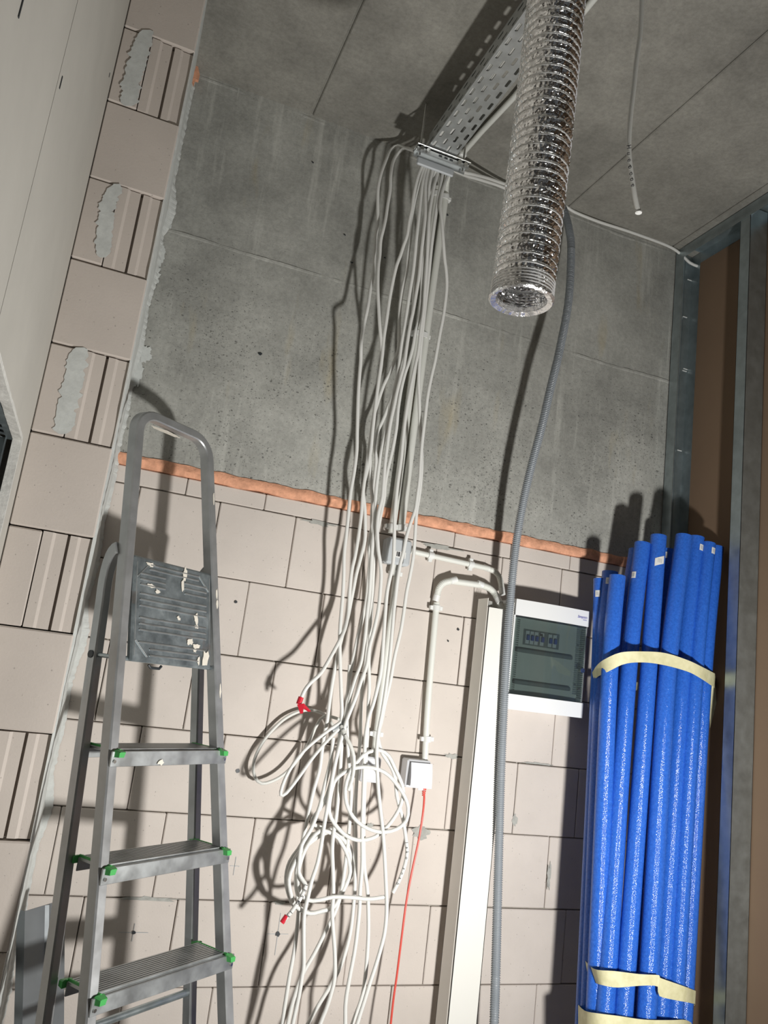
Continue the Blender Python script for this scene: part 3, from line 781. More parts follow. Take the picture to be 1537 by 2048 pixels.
# two cables that meet right of the pair of conduits
C('white cable furthest right of the bundle, bowing out beside the conduits',
  [(899, 340), (891, 365), (884, 388), (881, 414), (884, 439), (887, 481), (890, 519), (893, 542), (894, 576), (888, 627), (880, 669), (871, 720), (864, 750), (856, 791), (850, 841), (845, 884), (842, 920), (840, 955), (836, 985), (831, 1019), (821, 1048), (813, 1075), (808, 1102), (802, 1124), (796, 1158), (792, 1191), (788, 1225), (781, 1305), (773, 1372), (765, 1423), (758, 1460), (755, 1485), (754, 1518), (757, 1576), (761, 1615), (766, 1660), (769, 1700), (772, 1757), (774, 1816), (770, 1864), (760, 1904), (749, 1940), (741, 1964), (729, 2003), (715, 2048)], 0.05, 0.738)
o, sp = C('white cable ending in a free cut end with handwriting beside the red cord',
  [(886, 344), (876, 400), (866, 470), (857, 560), (848, 640), (841, 710), (838, 757), (839, 791), (841, 858), (844, 900), (844, 940), (840, 985), (834, 1022), (832, 1048), (830, 1081), (827, 1115), (821, 1149), (814, 1183), (808, 1225), (802, 1262), (790, 1313), (781, 1364), (771, 1406), (763, 1445), (757, 1469), (759, 1488), (766, 1508), (779, 1527), (788, 1545), (792, 1566), (794, 1590), (800, 1615), (807, 1641), (812, 1674), (815, 1704), (811, 1728), (801, 1757), (786, 1786)], 0.03, 0.726, ext=False)
MB().tube([sp[-1], sp[-1] + (sp[-1] - sp[-2]).normalized() * 0.001], CR * 0.92, 9).build('cut_end', 'cut', o)
Ltot = sum((b - a).length for a, b in zip(sp, sp[1:]))
glyphs('l a k o z n a b', sp, Ltot - 0.125, 0.011, o)
# shorter strands inside the bundle
C('white cable deep in the bundle, passing left of the small white switch box',
  [(872, 341), (862, 380), (850, 430), (838, 500), (830, 570), (824, 640), (812, 700), (797, 760), (777, 813), (766, 841), (754, 867), (750, 895), (753, 918), (750, 951), (747, 985), (744, 1030), (744, 1075), (744, 1130), (745, 1180), (743, 1230), (735, 1290), (730, 1340), (725, 1372), (723, 1406), (722, 1440), (720, 1490), (714, 1560), (711, 1620), (712, 1679), (711, 1757), (708, 1806), (701, 1866), (686, 1921), (672, 1952), (657, 1979), (637, 2011), (616, 2048)], -0.02, 0.716)
# loop coil hanging in front of the small socket
lp = [(870, 560), (960, 460), (1060, 415), (1140, 415), (1220, 470), (1285, 600), (1340, 720), (1370, 830), (1340, 980), (1270, 1110), (1180, 1220), (1080, 1300), (950, 1335), (850, 1320), (760, 1270), (660, 1160), (610, 1050), (620, 900), (660, 740), (720, 670), (800, 620), (900, 590), (1000, 585), (1120, 610), (1220, 670), (1300, 760), (1380, 880), (1418, 1000), (1400, 1130), (1300, 1220), (1180, 1250), (1080, 1240), (960, 1190), (850, 1090), (785, 950), (775, 800), (805, 680), (850, 580)]
q = [(540 + x / 5.123, 1420 + y / 5.123, 0.125 + 0.025 * i / len(lp)) for i, (x, y) in enumerate(lp)]
tail = [(691, 1471, 0.12), (700, 1488, 0.128), (706, 1508, 0.135), (707, 1522, 0.135)]
o, sp = cable('white cable coiled in two round loops in front of the small white switch box', [(700, 1330, 0.075), (695, 1400, 0.085), (688, 1450, 0.10)] + tail + q, 0, group=G, start=None, ext=False)
o, sp = cable('short white cable tail ending in a cut inside the round loops', [(683, 1452, 0.125), (691, 1471, 0.14), (702, 1492, 0.15), (708, 1514, 0.155), (708, 1537, 0.155), (704, 1561, 0.155), (697, 1580, 0.15)], 0, group=G, ext=False, m='cable2')
MB().tube([sp[-1], sp[-1] + (sp[-1] - sp[-2]).normalized() * 0.001], CR * 0.92, 9).build('cut_end', 'cut', o)
glyphs('EL', sp, 0.02, 0.012, o)
o, sp = cable('white cable doubled into a narrow hairpin loop swinging left of the bundle', [(690, 1438, 0.11), (675, 1449, 0.12), (649, 1467, 0.13), (608, 1502, 0.145), (579, 1541, 0.155), (565, 1572, 0.16), (562, 1590, 0.16), (573, 1586, 0.16), (599, 1553, 0.155), (624, 1518, 0.145), (649, 1488, 0.135), (669, 1467, 0.125), (684, 1452, 0.12)], 0, group=G, ext=False, r=0.0043)
o, sp = cable('white cable with painted-in shade in a wide loop close to the wall, left of the hairpin', [(684, 1440, 0.06), (650, 1432, 0.05), (634, 1450, 0.045), (618, 1485, 0.04), (600, 1514, 0.04), (575, 1543, 0.04), (550, 1560, 0.04), (524, 1567, 0.04), (510, 1554, 0.035), (507, 1530, 0.03), (517, 1500, 0.025), (540, 1466, 0.02), (575, 1434, 0.02), (615, 1420, 0.02), (650, 1430, 0.03), (672, 1460, 0.045)], 0, group=G, ext=False, m='cable2', r=0.0043)  # duller material stands in for the shade on this white cable
o, sp = cable('white cable in the lower coil with a red taped tip pointing down left', [(667, 1475, 0.115), (662, 1520, 0.115), (650, 1570, 0.12), (640, 1612, 0.13), (624, 1655, 0.14), (604, 1690, 0.145), (599, 1722, 0.15), (598, 1745, 0.15), (607, 1762, 0.155), (612, 1772, 0.16), (604, 1792, 0.165), (589, 1816, 0.165), (577, 1831, 0.165), (565, 1844, 0.165)], 0, group=G, ext=False)
a, b = sp[-1], sp[-8]
MB().tube([a + (a - b).normalized() * 0.002, a.lerp(b, 0.2)], CR + 0.0008, 10).build('red_tape', 'redtape', o)
Ltot = sum((b - a).length for a, b in zip(sp, sp[1:]))
glyphs('LES KO 13', sp, Ltot - 0.085, 0.012, o)
o = MB().tube([P(664, 1462, 0.115), P(692, 1448, 0.115)], 0.011, 12, True).build('cable_tie', 'tietape', None, True, loc=P(678, 1455, 0.115))
tag(o, 'grey tape wrap binding the cable bundle near the hairpin loop', 'cable tie')
# cables along the ceiling corner
o, sp = cable('white cable clipped along the ceiling corner from the bracket to the stud partition',
  [(928, 344, 0.16), (945, 348, 0.14), (975, 356, 0.09), (1010, 368, 0.05), (1060, 384, 0.03), (1125, 409, 0.02), (1150, 424, 0.02), (1200, 444, 0.02), (1262, 464, 0.02), (1335, 491, 0.02), (1362, 508, 0.02), (1380, 525, 0.024), (1395, 532, 0.03), (1404, 534, 0.034)], 0, start=[(0.735, -0.4, 3.02), (0.745, -0.25, 3.014), (0.765, -0.19, 3.008)], r=0.0052)
MB().obox(P(1404, 536, 0.036), (X3, Y3, Z3), (0.007, 0.006, 0.010), 0.003).build('cable_clip', 'cable2', o)
o, sp = cable('second white cable leaving the bracket to the right, ending behind the foil duct', [(908, 340, 0.165), (918, 345, 0.15), (935, 352, 0.11), (960, 359, 0.08), (1000, 372, 0.04), (1050, 393, 0.025), (1100, 405, 0.02), (1122, 405, 0.02), (1130, 414, 0.02)], 0, start=[(0.72, -0.4, 3.012), (0.735, -0.25, 3.008), (0.745, -0.19, 3.004)], r=0.0052)
# cable drooping from the ceiling slab
o, sp = cable('single white cable dangling from the ceiling right of the duct, with black marks', [(1287, -80, 0.98), (1284, 20, 0.98), (1281, 70, 0.98), (1274, 120, 0.98), (1269, 170, 0.98), (1263, 220, 0.98), (1259, 270, 0.98), (1259, 310, 0.98), (1264, 350, 0.98), (1271, 395, 0.98), (1278, 425, 0.98)], 0, start=[(P(1287, -100, 0.98).x, -0.98, ZC - 0.002)], ext=False, m='cable2')
Ltot = sum((b - a).length for a, b in zip(sp, sp[1:]))
MB().tube([sp[-1] + Z3 * 0.001, sp[-1] - Z3 * 0.001], CR * 1.3, 9).build('cut_end', 'cable', o)
glyphs('H ueocoooe', sp, Ltot - 0.125, 0.0125, o)
# grey corrugated hose
def corrugated(pts, r, pitch, amp, seg=14):
    sp = spline(pts, pitch / 4)
    L = 0; rr = []
    for i, p in enumerate(sp):
        if i: L += (p - sp[i - 1]).length
        rr.append(r + amp * math.cos(L / pitch * 2 * math.pi))
    return MB().tube(sp, r, seg, True, lambda i: rr[i]), sp
hp = [P(*a) for a in [(1122, 408, 0.03), (1130, 425, 0.05), (1139, 460, 0.08), (1143, 500, 0.10), (1138, 600, 0.13), (1120, 700, 0.15), (1101, 780, 0.16), (1085, 850, 0.16), (1064, 930, 0.15), (1048, 1000, 0.14), (1034, 1080, 0.127), (1024, 1170, 0.118), (1015, 1290, 0.1165), (1008, 1420, 0.1165), (1002, 1560, 0.1165), (997, 1750, 0.1165), (992, 1950, 0.118), (989, 2048, 0.12)]]
hp += [hp[-1] + Vector((0.01, -0.02, -0.3)), Vector((hp[-1].x + 0.02, hp[-1].y - 0.05, 0.015))]
mb, sp = corrugated(hp, 0.0112, 0.0056, 0.0019)
tag(mb.build('corrugated_hose', 'hose', None, True, loc=sp[0], angle=3), 'grey corrugated conduit hose hanging in front of the distribution box edge', 'conduit')

# ---------------------------------------------------------------- rigid conduits with clips
def clip(c, t, r, parent):
    """open saddle clip around a conduit at c with axis t"""
    n = -Y3; b = t.cross(n).normalized()
    mb = MB(); prof = []
    for k in range(11):
        a = math.pi * (-0.12 + 1.24 * k / 10)
        prof.append((math.cos(a), math.sin(a)))
    poly = [c + b * (x * (r + 0.0028)) + n * (y * (r + 0.0028)) for x, y in prof] + [c + b * (x * (r + 0.0004)) + n * (y * (r + 0.0004)) for x, y in prof[::-1]]
    mb.prism([p - t * 0.008 for p in poly], t * 0.016)
    mb.obox(c + b * (r + 0.006) - n * (r * 0.3), (b, n, t), (0.0045, r * 0.7, 0.006), 0.001)
    mb.obox(c - b * (r + 0.006) - n * (r * 0.3), (b, n, t), (0.0045, r * 0.7, 0.006), 0.001)
    mb.obox(c - n * (r + 0.001), (b, n, t), (r, 0.0012, 0.007))
    mb.build('clip', 'clip', parent)
def conduit(label, pts, r, clips, d=None, flex=(), name='conduit', mark=None):
    q = [P(x, y, (r + 0.010 if d is None else d)) for x, y in pts]
    root = thing(name, label, 'conduit', tuple(q[0]))
    MB().tube(spline(q, 0.02) if len(q) > 2 else q, r, 14).build('pipe', 'conduit', root, True)
    for (x, y) in clips:
        c = P(x, y, (r + 0.010 if d is None else d)); j = min(range(len(q) - 1), key=lambda i: abs((q[i] + q[i + 1]).length * 0 + ((q[i] + q[i + 1]) / 2 - c).length))
        clip(c, (q[j + 1] - q[j]).normalized(), r, root)
    for f in flex:
        ff = [P(*a) for a in f]
        mb, sp = corrugated(ff, r * 1.04, 0.0042, 0.0009)
        mb.build('flexible_elbow', 'conduit', root, True, angle=3)
        for (e0, e1) in ((sp[0], sp[1]), (sp[-1], sp[-2])):
            v = (e0 - e1).normalized()
            MB().tube([e0 - v * 0.001, e0 + v * 0.018], r + 0.0010, 14).build('coupler', 'clip', root, True)
    return root
c1 = conduit('thick white conduit, right one of the pair running up from the junction box', [(892, 389), (846, 721), (802, 1062)], 0.0112, [(890, 396), (848, 672), (803, 1056)])
mb, sp = corrugated([P(892, 389, 0.016), P(894, 365, 0.03), P(897, 345, 0.07)], 0.009, 0.004, 0.0009); mb.build('flexible_end', 'conduit', c1, True, angle=3)
conduit('thick white conduit, left one of the pair running up from the junction box', [(876, 375), (830, 715), (784, 1066)], 0.0112, [(874, 390), (834, 668), (785, 1054)])
conduit('white conduit running down from the junction box behind the cables', [(797, 1126), (772, 1320), (746, 1530)], 0.0095, [(792, 1147), (753, 1468)])
conduit('white conduit running right from the junction box to a flexible elbow', [(822, 1102), (870, 1113), (915, 1123), (955, 1132), (977, 1137)], 0.0082, [(862, 1111), (942, 1129)],
        flex=[[(978, 1138, 0.013), (990, 1143, 0.014), (998, 1152, 0.016), (1002, 1164, 0.024), (1004, 1178, 0.032)]])
conduit('white conduit rising from the socket and arching over into the trunking', [(850, 1530), (858, 1390), (874, 1205)], 0.0092, [(873, 1216), (855, 1478)],
        flex=[[(875, 1190, 0.021), (879, 1176, 0.025), (888, 1166, 0.029), (903, 1162, 0.032)], [(966, 1171, 0.036), (980, 1177, 0.038), (990, 1187, 0.042), (996, 1198, 0.055)]])
cz = [o for o in COL.objects if o.name.startswith('conduit')][-1]
MB().tube([P(903, 1162, 0.032), P(925, 1165, 0.034), P(966, 1171, 0.036)], 0.0092, 14).build('bridge_pipe', 'conduit', bpy.data.objects[cz.name], True)
MB().tube([P(996, 1198, 0.055), P(1005, 1224, 0.075)], 0.0092, 14).build('bridge_pipe', 'conduit', bpy.data.objects[cz.name], True)
cf = thing('conduit', 'white conduit fixed along the ceiling right beside the cable tray', 'conduit', tuple(PZ(918, 316, 3.125)))
MB().tube([PZ(918, 316, 3.132), PZ(965, 262, 3.132), PZ(1028, 195, 3.132), Vector((PZ(1028, 195, 3.132).x + 0.01, -1.9, 3.132))], 0.0085, 12).build('pipe', 'conduit', cf, True)
c = PZ(926, 307, 3.132)
MB().obox(c, (X3, Y3, Z3), (0.012, 0.008, 0.012), 0.003).build('clip', 'clip', cf)

# ---------------------------------------------------------------- junction box
a, b = P(779, 1075, 0.045), P(827, 1124, 0.045)
jx0, jx1, jz0, jz1 = 0.762, 0.836, 1.823, 1.897
jb = thing('junction_box', 'grey square junction box with a paper sticker, under the concrete band', 'junction box', ((jx0 + jx1) / 2, -0.02, jz0))
MB().box((jx0, -0.030, jz0), (jx1, 0.0, jz1), 0.005).build('base', 'greyboxside', jb)
MB().box((jx0 - 0.001, -0.046, jz0 - 0.001), (jx1 + 0.001, -0.029, jz1 + 0.001), 0.006).build('lid', 'greybox', jb)
lb = MB().box((0.788, -0.0468, 1.842), (0.820, -0.0459, 1.860)).build('sticker', 'label', jb)
mb = MB()
for x, w in ((0.793, 0.0015), (0.797, 0.001), (0.800, 0.002)):
    mb.box((x - w, -0.0474, 1.845), (x + w, -0.0467, 1.858))
mb.build('sticker_print', 'ink', lb)
MB().tube([Vector((0.799, -0.018, jz0)), Vector((0.799, -0.018, jz0 - 0.028))], 0.0115, 14).build('cable_gland', 'conduit', jb, True)

# ---------------------------------------------------------------- sockets
def curved_lid(x0, x1, z0, z1, y, bulge, open_, tab=True):
    """hinged cover, bowed outward, tilted open by `open_` at its lower edge"""
    mb = MB(); n = 10
    for i in range(n + 1):
        f = i / n; z = z1 + (z0 - z1) * f
        yy = y - bulge * math.sin(math.pi * (0.15 + 0.6 * f)) - open_ * f
        mb.v += [Vector((x0, yy, z)), Vector((x1, yy, z)), Vector((x0 + 0.002, yy + 0.003, z)), Vector((x1 - 0.002, yy + 0.003, z))]
    for i in range(n):
        k = i * 4
        mb.f += [(k, k + 1, k + 5, k + 4), (k + 2, k + 6, k + 7, k + 3), (k, k + 4, k + 6, k + 2), (k + 1, k + 3, k + 7, k + 5)]
    mb.f += [(0, 2, 3, 1), (n * 4, n * 4 + 1, n * 4 + 3, n * 4 + 2)]
    if tab:
        xm = (x0 + x1) / 2; e = mb.v[n * 4].y
        mb.box((xm - 0.008, e, z0 - 0.006), (xm + 0.008, e + 0.003, z0 + 0.001), 0.001)
    return mb
sx0, sx1, sz0, sz1 = 0.901, 0.972, 1.222, 1.296
so = thing('wall_socket', 'white surface socket with hinged lid and the red cord plugged in', 'socket', ((sx0 + sx1) / 2, -0.02, sz0))
MB().box((sx0, -0.045, sz0), (sx1, 0.0, sz1), 0.004).build('housing', 'socket', so)
MB().box((sx0 + 0.008, -0.050, sz0 + 0.006), (sx1 - 0.006, -0.044, sz1 - 0.008), 0.002).build('inner_face', 'socket', so)
curved_lid(sx0 + 0.006, sx1 - 0.001, sz0 + 0.004, sz1 - 0.006, -0.052, 0.006, 0.010).build('hinged_lid', 'socket', so, True)
tx0, tx1, tz0, tz1 = 0.772, 0.826, 1.226, 1.292
s2 = thing('switch_box', 'small white switch box half hidden behind the round cable loops', 'switch', ((tx0 + tx1) / 2, -0.02, tz0))
MB().box((tx0, -0.040, tz0), (tx1, 0.0, tz1), 0.004).build('housing', 'socket', s2)
MB().box((tx0 + 0.005, -0.046, tz0 + 0.006), (tx1 - 0.005, -0.039, tz1 - 0.018), 0.003).build('rocker', 'socket', s2)
# red cord with plug
rc0 = P(849, 1577, 0.056)
cord = thing('extension_cord', 'thin red power cord running down from the white socket', 'cord', tuple(rc0))
MB().tube([rc0 + Vector((0, 0, 0.02)), rc0, rc0 - Vector((0, 0, 0.004))], 0.006, 10).build('plug', 'red', cord, True)
for k in range(3):
    z = rc0 - Vector((0, 0, 0.006 + 0.005 * k)); MB().tube([z, z - Vector((0, 0, 0.003))], 0.0055 - 0.0006 * k, 10).build('strain_relief', 'red', cord, True)
q = [rc0 - Vector((0, 0, 0.01))] + [P(*a) for a in [(849, 1596, 0.060), (846, 1630, 0.066), (838, 1680, 0.07), (824, 1745, 0.075), (813, 1805, 0.08), (805, 1865, 0.085), (795, 1945, 0.09), (782, 2048, 0.1)]]
q += [q[-1] + Vector((-0.005, -0.03, -0.35)), Vector((q[-1].x, q[-1].y - 0.1, 0.01))]
MB().tube(spline(q, 0.012), 0.0028, 8).build('cord', 'red', cord, True)

# ---------------------------------------------------------------- trunking leaning on the wall
tx, tw_, tb, tf = 1.0735, 0.086, -0.030, -0.098
tr = thing('cable_trunking', 'long white cable trunking standing upright in front of the block wall', 'trunking', (tx + tw_ / 2, -0.07, 0.0))
def U(mb, x0, x1, ya, yb, z0, z1, t):
    """U profile: web at ya, legs running to yb"""
    s = 1 if yb > ya else -1
    mb.box((x0, min(ya, ya + s * t), z0), (x1, max(ya, ya + s * t), z1))
    mb.box((x0, min(ya, yb), z0), (x0 + t, max(ya, yb), z1)); mb.box((x1 - t, min(ya, yb), z0), (x1, max(ya, yb), z1)); return mb
zt_ = P(979, 1214, 0.098).z
U(MB(), tx, tx + tw_, tf, tf + 0.024, 0.004, zt_, 0.0018).build('cover', 'trunk', tr)
U(MB(), tx - 0.001, tx + tw_ + 0.001, tb, tf + 0.006, 0.004, zt_ + 0.026, 0.0018).build('base_channel', 'trunk', tr)
mb = MB()
for k in (0.008, 0.014, 0.02):
    mb.box((tx + k, tf + 0.01 + k * 0.6, 0.1), (tx + k + 0.0016, tb - 0.004, zt_ + 0.02))
mb.build('inner_rails', 'trunk', tr)

# ---------------------------------------------------------------- distribution box
bx0, bx1, bz0, bz1, bf = 1.163, 1.418, 1.463, 1.778, -0.098
db = thing('distribution_box', 'white electrical distribution box with a smoked see-through door', 'fuse box', ((bx0 + bx1) / 2, -0.04, bz0))
MB().box((bx0, -0.055, bz0), (bx1, 0.0, bz1), 0.004).build('back_box', 'dbox', db)
dz0, dz1 = bz0 + 0.043, bz1 - 0.047
n = 14
def bow(x): return bf - 0.008 * math.sin(math.pi * (x - bx0) / (bx1 - bx0))
for (z0, z1) in ((bz0, dz0), (dz1, bz1)):
    poly = [Vector((bx0, -0.05, z0)), Vector((bx1, -0.05, z0))] + [Vector((bx1 + (bx0 - bx1) * i / n, bow(bx1 + (bx0 - bx1) * i / n), z0)) for i in range(n + 1)]
    MB().prism(poly, Vector((0, 0, z1 - z0))).build('front_band', 'dbox', db, True, angle=0.5)
for (x0, x1) in ((bx0, bx0 + 0.006), (bx1 - 0.006, bx1)):
    MB().box((x0, -0.09, dz0 - 0.001), (x1, -0.05, dz1 + 0.001)).build('side_rail', 'dbox', db)
pn = MB().box((bx0 + 0.006, -0.066, dz0), (bx1 - 0.006, -0.05, dz1)).build('inner_panel', 'dboxin', db)
MB().box((1.214, -0.0675, 1.652), (1.338, -0.066, 1.698)).build('breaker_window', 'slotdark', pn)
for i, x in enumerate([1.226, 1.241, 1.256, 1.276, 1.304, 1.320]):
    br_ = MB().box((x - 0.0065, -0.072, 1.656), (x + 0.0065, -0.0674, 1.694), 0.001).build('breaker', 'greybox', db)
    MB().box((x - 0.0045, -0.079, 1.666), (x + 0.0045, -0.0715, 1.681), 0.001).build('toggle', 'bluetoggle', br_)
MB().box((1.268, -0.074, 1.684), (1.276, -0.0715, 1.690)).build('test_button', 'dark', db)
for z in (1.628, 1.536):
    MB().box((1.19, -0.078, z), (1.385, -0.066, z + 0.012), 0.003).build('shadow_line', 'slotdark', pn)  # dark strips standing in for the shadow lines of the second row
door = MB()
k = 0
for i in range(n + 1):
    x = bx0 + 0.006 + (bx1 - bx0 - 0.012) * i / n; y = bow(x) + 0.002
    door.v += [Vector((x, y, dz0 + 0.001)), Vector((x, y, dz1 - 0.001)), Vector((x, y + 0.0025, dz1 - 0.001)), Vector((x, y + 0.0025, dz0 + 0.001))]
for i in range(n):
    for q in range(4):
        door.f.append((i * 4 + q, i * 4 + (q + 1) % 4, (i + 1) * 4 + (q + 1) % 4, (i + 1) * 4 + q))
door.f += [(0, 1, 2, 3), (n * 4 + 3, n * 4 + 2, n * 4 + 1, n * 4)]
dr = door.build('door', 'smoke', db, True, angle=0.4)
dr['label'] = 'smoked transparent door'
mb = MB()
for i in range(34):
    z = dz0 + 0.012 + i * (dz1 - dz0 - 0.02) / 34
    mb.box((bx1 - 0.026, bow(bx1 - 0.016) - 0.0008, z), (bx1 - 0.011, bow(bx1 - 0.026) + 0.0035, z + 0.003))
    mb.box((bx0 + 0.010, bow(bx0 + 0.010) - 0.0008, z), (bx0 + 0.017, bow(bx0 + 0.010) + 0.003, z + 0.003))
mb.build('grip_ribs', 'smoke', dr)
MB().box((bx0 + 0.006, bow(bx0 + 0.01) + 0.002, dz1 - 0.0045), (bx1 - 0.006, -0.088, dz1 - 0.0005)).build('door_seam', 'dark', dr)
lk = Vector((bx1 - 0.014, bow(bx1 - 0.014) + 0.002, 1.600))
MB().tube([lk, lk - Vector((0, 0.006, 0))], 0.0075, 14).build('latch', 'bolt', dr, True)
for z in (1.660, 1.545):
    MB().obox(Vector((bx1 - 0.020, bow(bx1 - 0.02) - 0.0005, z)), (X3, Y3, Z3), (0.003, 0.0012, 0.003), 0.001).build('hinge_mark', 'dark', dr)
def text_mesh(body, size, origin, xd, zd, nrm, m, parent, name):
    cu = bpy.data.curves.new('t', 'FONT'); cu.body = body; cu.size = size; cu.shear = 0.25
    ob = bpy.data.objects.new('t', cu); COL.objects.link(ob)
    me = bpy.data.meshes.new_from_object(ob.evaluated_get(bpy.context.evaluated_depsgraph_get()))
    mb = MB().add([origin + xd * v.co.x + zd * v.co.y + nrm * 0.0008 for v in me.vertices], [tuple(p.vertices) for p in me.polygons])
    bpy.data.objects.remove(ob); bpy.data.curves.remove(cu); bpy.data.meshes.remove(me)
    return mb.build(name, m, parent)
text_mesh('Simpzen', 0.0105, Vector((1.372, bow(1.372) - 0.001, 1.7535)), Vector((0.999, 0.03, 0)), Z3, -Y3, 'logo', db, 'maker_logo')
text_mesh('home', 0.006, Vector((1.393, bow(1.393) - 0.001, 1.7475)), Vector((0.999, 0.04, 0)), Z3, -Y3, 'logo', db, 'maker_logo')

# ---------------------------------------------------------------- blue pipe insulation bundle
G2 = 'blue foam pipe sleeves bundled in the corner'
pipes = [  # label, top px, mid px(1366), low px(2040), distance top / low, radius, sticker (x,y,w,h)
 ('blue foam pipe sleeve at the far left of the bundle, thin and mostly hidden', (1201, 1158), (1196, 1366), (1166, 2040), 0.13, 0.18, 0.020, (1196, 1189)),
 ('blue foam pipe sleeve second from the left, in shade behind the shortest one', (1221, 1144), (1205, 1366), (1178, 2040), 0.15, 0.20, 0.0235, (1217, 1165)),
 ('short blue foam pipe sleeve with a bright highlight, front left of the bundle', (1236, 1152), (1219, 1366), (1190, 2040), 0.21, 0.26, 0.0235, None),
 ('blue foam pipe sleeve behind the one with the left square sticker', (1274, 1100), (1240, 1366), (1205, 2040), 0.15, 0.22, 0.0235, None),
 ('blue foam pipe sleeve with a sticker low on its left edge', (1286, 1087), (1256, 1366), (1210, 2040), 0.20, 0.29, 0.0238, (1268, 1153)),
 ('tall blue foam pipe sleeve with the tilted white barcode sticker in front', (1318, 1072), (1296, 1366), (1247, 2040), 0.22, 0.31, 0.0238, (1320, 1128)),
 ('blue foam pipe sleeve peeking out right behind the barcode sticker one', (1337, 1100), (1316, 1366), (1268, 2040), 0.17, 0.24, 0.0238, (1331, 1113)),
 ('tallest plain blue foam pipe sleeve in the middle of the bundle', (1369, 1072), (1334, 1366), (1293, 2040), 0.24, 0.33, 0.025, None),
 ('blue foam pipe sleeve right of the tallest, with a sticker at its top', (1394, 1075), (1365, 1366), (1322, 2040), 0.215, 0.30, 0.0238, (1403, 1102)),
 ('blue foam pipe sleeve second from the right with a narrow white sticker', (1418, 1087), (1391, 1366), (1350, 2040), 0.235, 0.32, 0.0215, (1427, 1108)),
 ('blue foam pipe sleeve at the far right of the bundle beside the metal stud', (1434, 1094), (1409, 1366), (1369, 2040), 0.215, 0.29, 0.0215, None)]
for lab, tp, md, lw, dt, dl, r, st in pipes:
    a = P(*tp, dt); c = P(*lw, dl); b = P(*md, dt + (dl - dt) * 0.32)
    v = (c - b).normalized(); e = c + v * ((c.z - 0.004) / -v.z)
    sp = spline([a, b, c, c.lerp(e, 0.5), e], 0.03)
    root = thing('pipe_insulation', lab, 'pipe sleeve', tuple(e), G2)
    mb = MB().tube(sp, r, 22, False)
    k = len(mb.v); tdir = (sp[0] - sp[1]).normalized()
    inner = MB().tube([sp[0], sp[0] - tdir * 0.12], r * 0.55, 22, False)
    mb.add(inner.v, inner.f)
    for q in range(22): mb.f.append((q, (q + 1) % 22, k + (q + 1) % 22, k + q))
    mb.build('foam_tube', 'blue', root, True)
    if st:
        sx, sy = st
        big = (sx == 1320)
        wpx, hpx = (14.0, 8.5) if big else (7.0, 7.0)
        best = min(range(len(sp)), key=lambda i: (sp[i] - P(sx, sy, dt + r)).length)
        t = (sp[max(0, best - 1)] - sp[best + 1]).normalized()
        s_ = P(sx, sy, dt); ctr = sp[best] + t * (s_ - sp[best]).dot(t)
        nrm0 = (CAM - ctr); nrm0 = (nrm0 - t * nrm0.dot(t)).normalized(); bt = nrm0.cross(t)
        # lateral position on the tube from the photo
        lat = max(-0.9, min(0.9, ((P(sx, sy, dt) - ctr).dot(bt)) / r))
        phi = math.asin(lat)
        mb = MB(); nseg = 5; wa = (wpx * 2.2 / FPX) / r
        for j in range(nseg + 1):
            f = j / nseg - 0.5; an = phi + f * 2 * wa * 0.5 * 1.4
            for g_ in (-1, 1):
                tilt = (0.006 * f * -2 if big else 0)
                mb.v.append(ctr + (nrm0 * math.cos(an) + bt * math.sin(an)) * (r + 0.0009) + t * (g_ * hpx * 2.2 / FPX + tilt))
        for j in range(nseg): mb.f.append((2 * j, 2 * j + 1, 2 * j + 3, 2 * j + 2))
        sk = mb.build('sticker', 'label', root)
        mb = MB()
        for j in range(4):
            an = phi + (-0.25 + 0.16 * j) * wa
            for rr in (0,):
                p0 = ctr + (nrm0 * math.cos(an) + bt * math.sin(an)) * (r + 0.0014)
                p1 = ctr + (nrm0 * math.cos(an + 0.06 * wa) + bt * math.sin(an + 0.06 * wa)) * (r + 0.0014)
                hh = t * (hpx * 1.2 / FPX)
                mb.add([p0 - hh, p1 - hh, p1 + hh, p0 + hh], [(0, 1, 2, 3)])
        mb.build('barcode', 'greyboxside', sk)
def band(label, top, bot, back, name='tape_band'):
    """tape wound round the bundle: measured front edges, then closed behind"""
    A = [P(*a) for a in top]; B = [P(*a) for a in bot]
    A = spline(A, 0.012); n = len(A)
    Bs = spline(B, 0.004)
    B2 = [Bs[min(len(Bs) - 1, round(i * (len(Bs) - 1) / (n - 1)))] for i in range(n)]
    z0 = sum(p.z for p in A) / n; hgt = 0.024
    Bk = [P(*a) for a in back]
    mb = MB()
    fa = A + Bk; fb = B2 + [p - Vector((0, 0, hgt)) for p in Bk]
    m = len(fa)
    ctr = sum(fa, Vector()) / m
    for i in range(m):
        w = 0.0008 * noise.noise((i * 0.7, 1, 2))
        o = (fa[i] - ctr); o.z = 0; o.normalize()
        mb.v += [fa[i] + o * w, fb[i] - o * w, fb[i] + o * 0.0012, fa[i] + o * 0.0012]
    for i in range(m):
        j = (i + 1) % m
        for q in range(4):
            mb.f.append((i * 4 + q, i * 4 + (q + 1) % 4, j * 4 + (q + 1) % 4, j * 4 + q))
    tag(mb.build(name, 'tape', None, True, loc=ctr, angle=0.5), label, 'tape')
